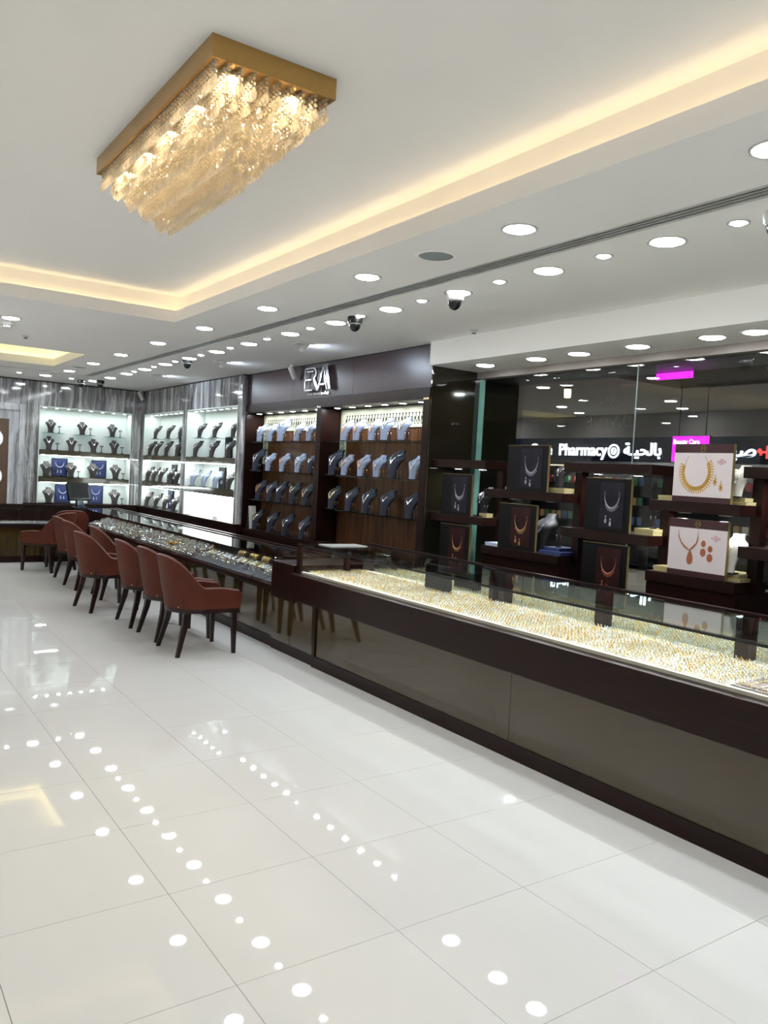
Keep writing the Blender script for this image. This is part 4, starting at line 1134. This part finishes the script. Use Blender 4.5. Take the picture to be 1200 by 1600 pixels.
def logo_m(t, x, z, y, r, m):
    bm = B(); ring(bm, (x, y, z), r, r*.12, 20, 5, 'y'); fr = lambda u, v, d: (x+u, d, z+v)
    for p, q in (((-.5, -.5), (-.5, .5)), ((-.5, .5), (0, -.1)), ((0, -.1), (.5, .5)), ((.5, .5), (.5, -.5))):
        bar2(bm, (p[0]*r, p[1]*r), (q[0]*r, q[1]*r), r*.2, y-.001, y+.001, fr)
    mk('emblem', bm, m, t)
def pale_poster(label, loc, w, h, style):
    """pale jewellery poster board facing -x; local x runs along -world y"""
    t = thing('poster_board', label, 'poster', loc, -PI/2)
    D = .03
    bm = B(); box(bm, -w/2, w/2, .004, D, 0, h); mk('board', bm, 'edge_gold', t)
    bm = B(); box(bm, -w/2, w/2, 0, .0038, .035, h-.056); mk('picture_panel', bm, 'paper_pink', t)
    bm = B(); box(bm, -w/2, w/2, 0, .0038, h-.0555, h); mk('header_band', bm, 'band_brown', t)
    bm = B(); box(bm, -w/2, w/2, 0, .0038, 0, .0345); mk('footer_band', bm, 'band_brown', t)
    logo_m(t, .0, h-.028, -.001, .019, 'edge_gold')
    bm = B(); ring(bm, (w*.32, -.0008, h*.70), .016, .002, 16, 4, 'y'); box(bm, w*.32-.03, w*.32-.022, -.001, 0, h*.70-.006, h*.70+.006); box(bm, w*.32+.022, w*.32+.03, -.001, 0, h*.70-.006, h*.70+.006); box(bm, w*.32-.006, w*.32+.006, -.001, 0, h*.70-.008, h*.70+.008)
    mk('stamp', bm, 'print_pink', t)
    fr = lambda u, v, d: (u, d, v)
    if style == 'gold':
        cx, cz, R = -w*.10, h*.52, w*.215
        bm = B(); pts = []
        tube(bm, [(cx-R*.95+.0, 0, cz+R*.45), (cx-R*.7, 0, cz+R*1.15)], .0016, 4); tube(bm, [(cx+R*.95, 0, cz+R*.6), (cx+R*.65, 0, cz+R*1.15)], .0016, 4)
        mk('cord_print', bm, 'print_gold', t)
        bm = B(); n = 30
        for i in range(n+1):
            a = PI*(.88+1.30*i/n); c_, s_ = math.cos(a), math.sin(a)
            bar2(bm, (cx+R*c_, cz+R*s_*1.12), (cx+R*1.42*c_, cz+R*1.40*s_*1.12), .0075, -.0012, 0, fr)
        for rr in (1.0, 1.12):
            pl = [(cx+R*rr*math.cos(PI*(.88+1.30*i/24)), 0, cz+R*rr*1.12*math.sin(PI*(.88+1.30*i/24))) for i in range(25)]; tube(bm, pl, .005, 4)
        mk('necklace_print', bm, 'print_gold', t)
        bm = B()
        for (ex, ez) in ((w*.235, h*.36), (w*.335, h*.27)):
            for q in range(7):
                a = 2*PI*q/7; bar2(bm, (ex, ez), (ex+.017*math.cos(a), ez+.026*math.sin(a)), .006, -.0012, 0, fr)
            bar2(bm, (ex, ez+.02), (ex, ez+.045), .004, -.0012, 0, fr)
        mk('earring_print', bm, 'print_gold', t)
    else:
        bm = B(); cx = -w*.12
        L = [(cx-.085, h*.80), (cx-.082, h*.68), (cx-.062, h*.58), (cx-.035, h*.51), (cx, h*.455)]
        Rr = [(cx+.055, h*.80), (cx+.055, h*.68), (cx+.045, h*.58), (cx+.025, h*.52), (cx, h*.455)]
        tube(bm, [(p[0], 0, p[1]) for p in L], [.001, .004, .005, .007, .004], 5); tube(bm, [(p[0], 0, p[1]) for p in Rr], [.001, .004, .005, .007, .004], 5)
        mk('necklace_print', bm, 'print_copper', t)
        bm = B(); prism(bm, [(cx+.005+.028*math.sin(2*PI*i/16)*(.45+.55*(1-math.cos(2*PI*i/16))/2), h*.33+.045*math.cos(2*PI*i/16)) for i in range(16)], -.0014, 0, fr); mk('pendant_print', bm, 'print_copper', t)
        bm = B()
        for (ex, ez) in ((w*.115, h*.44), (w*.235, h*.36)):
            for dz, r in ((.055, .016), (.0, .020)):
                prism(bm, [(ex+r*math.cos(2*PI*i/12), ez+dz+r*1.3*math.sin(2*PI*i/12)) for i in range(12)], -.0014, 0, fr)
        mk('earring_print', bm, 'print_copper', t)
    return t
def dark_poster(label, loc, w, h, pm, jm, wide=True):
    t = thing('poster_board', label, 'poster', loc, -PI/2)
    D = .018; fr = lambda u, v, d: (u, d, v)
    bm = B(); box(bm, -w/2, w/2, .003, D, 0, h); mk('board', bm, 'board_black', t)
    bm = B(); box(bm, w/2, w/2+.004, .0, D, 0, h); box(bm, -w/2, w/2+.004, 0, D, h, h+.003); mk('edge_strip', bm, 'edge_gold', t)
    x0, x1 = -w*.16, w*.36
    bm = B(); box(bm, x0, x1, .001, .0028, h*.07, h*.93); mk('picture_panel', bm, pm, t)
    cx = (x0+x1)/2; R = w*.16
    bm = B()
    pts = [(cx+R*math.cos(PI*(.93+1.14*i/18)), 0.001, h*.70+R*1.5*math.sin(PI*(.93+1.14*i/18))) for i in range(19)]
    tube(bm, pts, [.0015+.007*math.sin(PI*i/18)**2 for i in range(19)], 5)
    for i in range(5, 14):
        a = PI*(.93+1.14*i/18); bar2(bm, (cx+R*math.cos(a), h*.70+R*1.5*math.sin(a)), (cx+R*1.2*math.cos(a), h*.70+R*1.85*math.sin(a)), .006, -.0005, .001, fr)
    mk('necklace_print', bm, jm, t)
    bm = B()
    for (ex, ez) in ((cx-R*.7, h*.20), (cx-R*.05, h*.15)):
        prism(bm, [(ex+.010*math.cos(2*PI*i/10), ez+.018*math.sin(2*PI*i/10)) for i in range(10)], -.0005, .001, fr); prism(bm, [(ex+.006*math.cos(2*PI*i/8), ez+.03+.009*math.sin(2*PI*i/8)) for i in range(8)], -.0005, .001, fr)
    mk('earring_print', bm, jm, t)
    return t
XP = XF+.008
dark_poster('black poster of a silver necklace on the upper level, nearest the cabinet', (XP, 5.365, 1.2575), .405, .352, 'photo_dark', 'print_silver')
dark_poster('black poster of a coral necklace at the bottom, nearest the cabinet', (XP, 5.36, .8005), .405, .37, 'photo_red', 'print_orange')
dark_poster('black poster of a silver necklace standing highest on the rack', (XP, 4.525, 1.5025), .445, .355, 'photo_dark', 'print_silver')
dark_poster('black poster of a gold necklace on a red ground, below the highest poster', (XP, 4.60, 1.0345), .42, .36, 'photo_red', 'print_orange')
dark_poster('black poster of a fringed silver necklace between gold and white posters', (XP, 3.72, 1.2575), .40, .37, 'photo_dark', 'print_silver')
dark_poster('black poster of a wide copper collar necklace at the bottom of the rack', (XP, 3.715, .8005), .40, .37, 'photo_red', 'print_copper')
pale_poster('pale poster of a gold fringe necklace on the upper rack level', (XP, 2.995, 1.5025), .405, .365, 'gold')
pale_poster('pale poster of a copper drop necklace on the lower rack level', (XP, 2.995, 1.0345), .405, .36, 'copper')
# boxes and busts behind the posters
def gift_box(label, x0, x1, y0, y1, z0, z1, m, trim='edge_gold'):
    t = thing('gift_box', label, 'box', ((x0+x1)/2, (y0+y1)/2, z0), 0, 'gift boxes on the window rack')
    a, b, h = (x1-x0)/2, (y1-y0)/2, z1-z0
    bm = B(); box(bm, -a, a, -b, b, 0, h*.45); mk('base', bm, m, t)
    bm = B(); box(bm, -a-.002, a+.002, -b-.002, b+.002, h*.5, h); mk('lid', bm, m, t)
    bm = B(); box(bm, -a+.002, a-.002, -b+.002, b-.002, h*.45, h*.5); mk('seam', bm, trim, t)
gift_box('cream box behind the silver necklace poster nearest the cabinet', XF+.08, XF+.15, 5.04, 5.13, 1.2575, 1.29, 'box_cream')
gift_box('cream box beside the highest poster, toward the cabinet', XF+.07, XF+.27, 4.72, 4.82, 1.5025, 1.527, 'box_cream')
gift_box('cream box beside the highest poster, under the folded dark bust', XF+.07, XF+.30, 4.18, 4.38, 1.5025, 1.54, 'box_cream')
gift_box('cream box right of the fringed necklace poster', XF+.07, XF+.30, 3.37, 3.52, 1.2575, 1.30, 'box_cream')
gift_box('lower cream box beside the pale gold necklace poster', XF+.06, XF+.30, 2.72, 2.90, 1.5025, 1.522, 'box_cream')
gift_box('upper cream box beside the pale gold necklace poster', XF+.08, XF+.30, 2.74, 2.90, 1.5235, 1.545, 'box_cream')
gift_box('lower cream box beside the pale copper drop poster', XF+.06, XF+.30, 2.72, 2.90, 1.0345, 1.056, 'box_cream')
gift_box('upper cream box beside the pale copper drop poster', XF+.07, XF+.30, 2.74, 2.90, 1.0575, 1.079, 'box_cream')
gift_box('cream box at the cabinet side of the pale gold poster', XF+.06, XF+.26, 3.21, 3.34, 1.5025, 1.535, 'box_cream')
gift_box('cream box at the cabinet side of the pale copper poster', XF+.06, XF+.26, 3.21, 3.34, 1.0345, 1.067, 'box_cream')
gift_box('blue box right of the red ground gold necklace poster, lower one', XF+.03, XF+.28, 4.14, 4.36, 1.0345, 1.06, 'box_blue', 'box_pale')
gift_box('blue box right of the red ground gold necklace poster, upper one', XF+.08, XF+.28, 4.20, 4.36, 1.0615, 1.085, 'box_blue', 'box_pale')
gift_box('pale blue box left of the red ground gold necklace poster', XF+.03, XF+.25, 4.83, 4.98, 1.0345, 1.06, 'box_pale', 'box_blue')
gift_box('pale blue box at the bottom beside the coral necklace poster', XF+.05, XF+.28, 5.01, 5.13, .8005, .83, 'box_pale', 'box_blue')
gift_box('pale blue box at the bottom beside the copper collar poster', XF+.05, XF+.28, 3.37, 3.50, .8005, .83, 'box_pale', 'box_blue')
bust('white display bust beside the pale gold necklace poster', (XF+.13, 2.80, 1.5455), PI, 'bust_white', .86, 'silver', .5, None, False, .001)
bust('white display bust beside the pale copper drop poster', (XF+.13, 2.815, 1.0795), PI, 'bust_white', 1.05, 'silver', .5, None, False, .001)
bust('black display bust behind the silver necklace poster nearest the cabinet', (XF+.17, 5.145, 1.2575), PI, 'velvet_black', 1.1, 'silver', .5, None)
bust('black display bust behind the gold necklace poster', (XF+.19, 4.45, 1.0345), PI, 'velvet_black', 1.3, 'silver', .5, None)
bust('grey low display bust right of the highest poster', (XF+.16, 4.285, 1.5405), PI, 'velvet_dark', .8, 'silver', .55, None, False, .004)
earring_stand('flower shaped earring stand on the blue boxes', (XF+.14, 4.27, 1.0855), PI, 'velvet_black', 'silver', .10)
earring_stand('earring stand right of the fringed necklace poster', (XF+.16, 3.44, 1.3005), PI, 'velvet_black', 'silver', .09)
earring_stand('earring stand right of the silver necklace poster nearest the cabinet', (XF+.11, 5.08, 1.2905), PI, 'velvet_black', 'silver', .07)

# ------------------------------------------------------------------ mall beyond the glass
XM = 12.0
bm = B(); box(bm, 5.0, 20, -4, 24, -.12, 0); struct('floor_mall', bm, 'mall_floor', 'pale mall corridor floor beyond the window')
bm = B(); box(bm, 5.02, 5.46, -4, 5.72, 2.50, 3.3); struct('trim_3', bm, 'mall_beam', 'dark outer beam above the shop window')
bm = B(); box(bm, 5.02, 5.46, 5.735, 24, 0, 3.3); struct('wall_outer', bm, 'mall_beam', 'dark outer shop wall beyond the window end')
bm = B()
# corridor ceiling with one shallow coffer
zc = 2.92
box(bm, 5.46, 7.2, -4, 24, zc, zc+.05); box(bm, 9.2, XM, -4, 24, zc, zc+.05); box(bm, 7.2, 9.2, 6.6, 24, zc, zc+.05); box(bm, 7.2, 9.2, -4, 2.0, zc, zc+.05)
box(bm, 7.15, 7.2, 2.0, 6.6, zc, zc+.3); box(bm, 9.2, 9.25, 2.0, 6.6, zc, zc+.3); box(bm, 7.2, 9.2, 6.6, 6.65, zc+.05, zc+.3); box(bm, 7.2, 9.2, 1.95, 2.0, zc+.05, zc+.3); box(bm, 7.15, 9.25, 1.95, 6.65, zc+.3, zc+.33)
struct('ceiling_mall', bm, 'mall_grey', 'grey corridor ceiling with a shallow coffer beyond the window')
bm = B(); box(bm, XM, XM+.2, -4, 24, 2.48, 3.2); struct('wall_mall', bm, 'mall_bulk', 'grey bulkhead above the pharmacy front')
bm = B(); box(bm, XM+3, XM+3.1, -4, 24, 0, 3.2); w = struct('wall_store', bm, 'store_inside', 'back wall inside the pharmacy')
bm = B(); box(bm, XM+.2, XM+3, -4, 24, 2.8, 2.86); struct('ceiling_store', bm, 'mall_grey', 'ceiling inside the pharmacy')
bm = B(); box(bm, 5.0, 20, 24, 24.1, 0, 3.3); box(bm, 5.0, 20, -4.1, -4, 0, 3.3); struct('wall_end', bm, 'mall_bulk', 'far end walls of the mall corridor')
k = 0
for x in (6.2, 8.2 , 10.4, 11.4):
    for y in (1.0, 3.2, 5.4, 7.6, 9.8, 12.0, 14.2):
        if x == 8.2 and 2 < y < 6.7: continue
        k += 1
        downlight(MLL, x, y+(.5 if x in (8.2, 11.4) else 0), zc, f'corridor downlight beyond the window, row {["nearest the glass","second from the glass","third from the glass","nearest the pharmacy"][(6.2, 8.2, 10.4, 11.4).index(x)]}, {ORD[int((y-1)/2.2+.01)]} along', 'mall corridor downlights')
# pharmacy fascia sign
sg = thing('pharmacy_sign', 'navy pharmacy fascia with glowing white lettering across the corridor', 'sign', (XM-.12, 0, 2.07))
bm = B(); box(bm, 0, .12, 4, 17, -.02, .42); mk('fascia', bm, 'sign_navy', sg)
put_text('lettering', text_mesh('Pharmacy', .325, .012, 'sign_white', 'lettering', 'RIGHT', .004, .95), sg, (-.014, 9.985, .085))
put_text('lettering', text_mesh('Care', .325, .012, 'sign_white', 'lettering', 'RIGHT', .004, .95), sg, (-.014, 11.37, .085))
ar1 = '\ufe94\u0640\ufef4\ufea4\ufedf\ufe8e\ufe91'; ar2 = '\ufef4\ufebb'
put_text('arabic_lettering', text_mesh(ar1, .30, .012, 'sign_white', 'arabic_lettering', 'LEFT', .006, 1.05), sg, (-.014, 9.60, .10))
put_text('arabic_lettering', text_mesh(ar2, .31, .012, 'sign_white', 'arabic_lettering', 'LEFT', .006, 1.1), sg, (-.014, 7.48, .10))
bm = B(); ring(bm, (-.012, 9.83, .17), .115, .018, 24, 6, 'x'); mk('logo_ring', bm, 'sign_white', sg)
bm = B(); n = 20; vv = [bm.verts.new((-.012, 9.83+.07*math.cos(2*PI*i/n), .17+.07*math.sin(2*PI*i/n))) for i in range(n)]; bm.faces.new(vv); mk('logo_disc', bm, 'sign_white', sg)
put_text('logo_numeral', text_mesh('7', .12, .004, 'sign_navy', 'logo_numeral', 'CENTER'), sg, (-.018, 9.83, .13))
bm = B(); fr = lambda u, v, d: (d, 6.87-u, .17+v)
for p, q in (((-.1, 0), (.1, 0)), ((0, -.1), (0, .1)), ((-.16, 0), (-.12, .05)), ((-.12, .05), (-.1, -.05))): bar2(bm, p, q, .035, -.014, -.002, fr)
mk('red_cross', bm, 'sign_red', sg)
# magenta screen, and a panel imitating its reflection on the beam
t = thing('magenta_screen', 'glowing magenta advertising screen hanging in front of the pharmacy', 'screen', (9.0, 6.24, 1.94))
bm = B(); box(bm, .0, .05, -.27, .27, 0, .34); mk('housing', bm, 'black_plastic', t)
bm = B(); box(bm, -.003, 0, -.265, .265, .005, .335); mk('display', bm, 'magenta_screen', t)
put_text('advert_text', text_mesh('Beauty Care', .085, .001, 'sign_white', 'advert_text', 'LEFT', .002, .9), t, (-.006, .25, .235))
put_text('advert_text', text_mesh('Accessories', .085, .001, 'sign_white', 'advert_text', 'LEFT', .002, .9), t, (-.006, .17, .03))
bm = B(); box(bm, .02, .03, -.2, -.19, .34, .98); box(bm, .02, .03, .19, .2, .34, .98); mk('hanger', bm, 'rack_metal', t)
t = thing('magenta_screen', 'small magenta panel imitating a screen reflection on the dark outer beam', 'screen', (5.47, 4.0, 2.45))  # glowing panel added in place of a reflection in the beam
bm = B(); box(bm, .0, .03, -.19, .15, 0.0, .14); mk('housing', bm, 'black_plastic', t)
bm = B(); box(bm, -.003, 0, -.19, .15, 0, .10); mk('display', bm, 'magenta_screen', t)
# hanging lantern
t = thing('lantern', 'small glowing lantern hanging in the mall corridor', 'lantern', (7.0, 6.52, 2.58))
bm = B(); lathe(bm, [(0, .13), (.02, .125), (.05, .10), (.052, .095), (.0, .095)], 8); mk('cap', bm, 'rack_metal', t)
bm = B(); lathe(bm, [(0, .0), (.035, 0), (.04, .092), (0, .094)], 8); mk('glass_body', bm, 'lantern_glow', t)
bm = B()
for q in range(4):
    a = 2*PI*q/4+.3; tube(bm, [(.044*math.cos(a), .044*math.sin(a), 0), (.046*math.cos(a), .046*math.sin(a), .096)], .004, 5)
mk('cage', bm, 'rack_metal', t)
bm = B(); tube(bm, [(0, 0, .13), (0, 0, .34)], .004, 6); mk('chain', bm, 'rack_metal', t)
# pharmacy gondolas with packs
packs = []
for nm in ('pack_white', 'pack_green', 'pack_red', 'pack_tan', 'pack_blue'):
    bm = B(); box(bm, -.05, .05, -.055, .055, 0, .15); packs.append(me(bm, 'product_pack', nm))
gi = 0
for gx, gy in ((12.9, 5.8), (12.9, 7.4), (12.9, 9.0), (12.9, 10.6), (12.9, 12.2)):
    gi += 1
    t = thing('pharmacy_shelf', f'grey pharmacy shelving unit, {ORD[5-gi]} from the left, beyond the window', 'shelving', (gx, gy, 0), 0, 'pharmacy shelving units')
    bm = B(); box(bm, .32, .34, -.7, .7, 0, 2.0); mk('back_panel', bm, 'store_inside', t)
    for z in (.1, .48, .86, 1.24, 1.62): bm = B(); box(bm, 0, .32, -.7, .7, z-.02, z); mk('shelf', bm, 'rack_metal', t)
    for s in (-.71, .70): bm = B(); box(bm, 0, .34, s, s+.01, 0, 2.0); mk('side', bm, 'rack_metal', t)
    bm = B(); box(bm, 0, .02, -.65, .65, 1.98, 2.0); mk('light_strip', bm, 'pharm_glow', t)
    for zi, z in enumerate((.86, 1.24, 1.62)):
        for q in range(8):
            pm_ = random.choice(packs); o = ob('product_pack', pm_, None, (gx+.1, gy-.6+q*.165+random.uniform(-.01, .01), z+.0005))
            tag(o, 'small '+pm_.materials[0].name[5:]+' boxed product on a pharmacy shelf beyond the window', 'product', 'pharmacy products')
bm = B(); box(bm, XM+.6, XM+2.4, 5, 5.2, 2.78, 2.795); box(bm, XM+.6, XM+2.4, 8, 8.2, 2.78, 2.795); box(bm, XM+.6, XM+2.4, 11, 11.2, 2.78, 2.795)
tag(mk('store_light', bm, 'mall_lamp'), 'ceiling light strips inside the pharmacy', 'light')
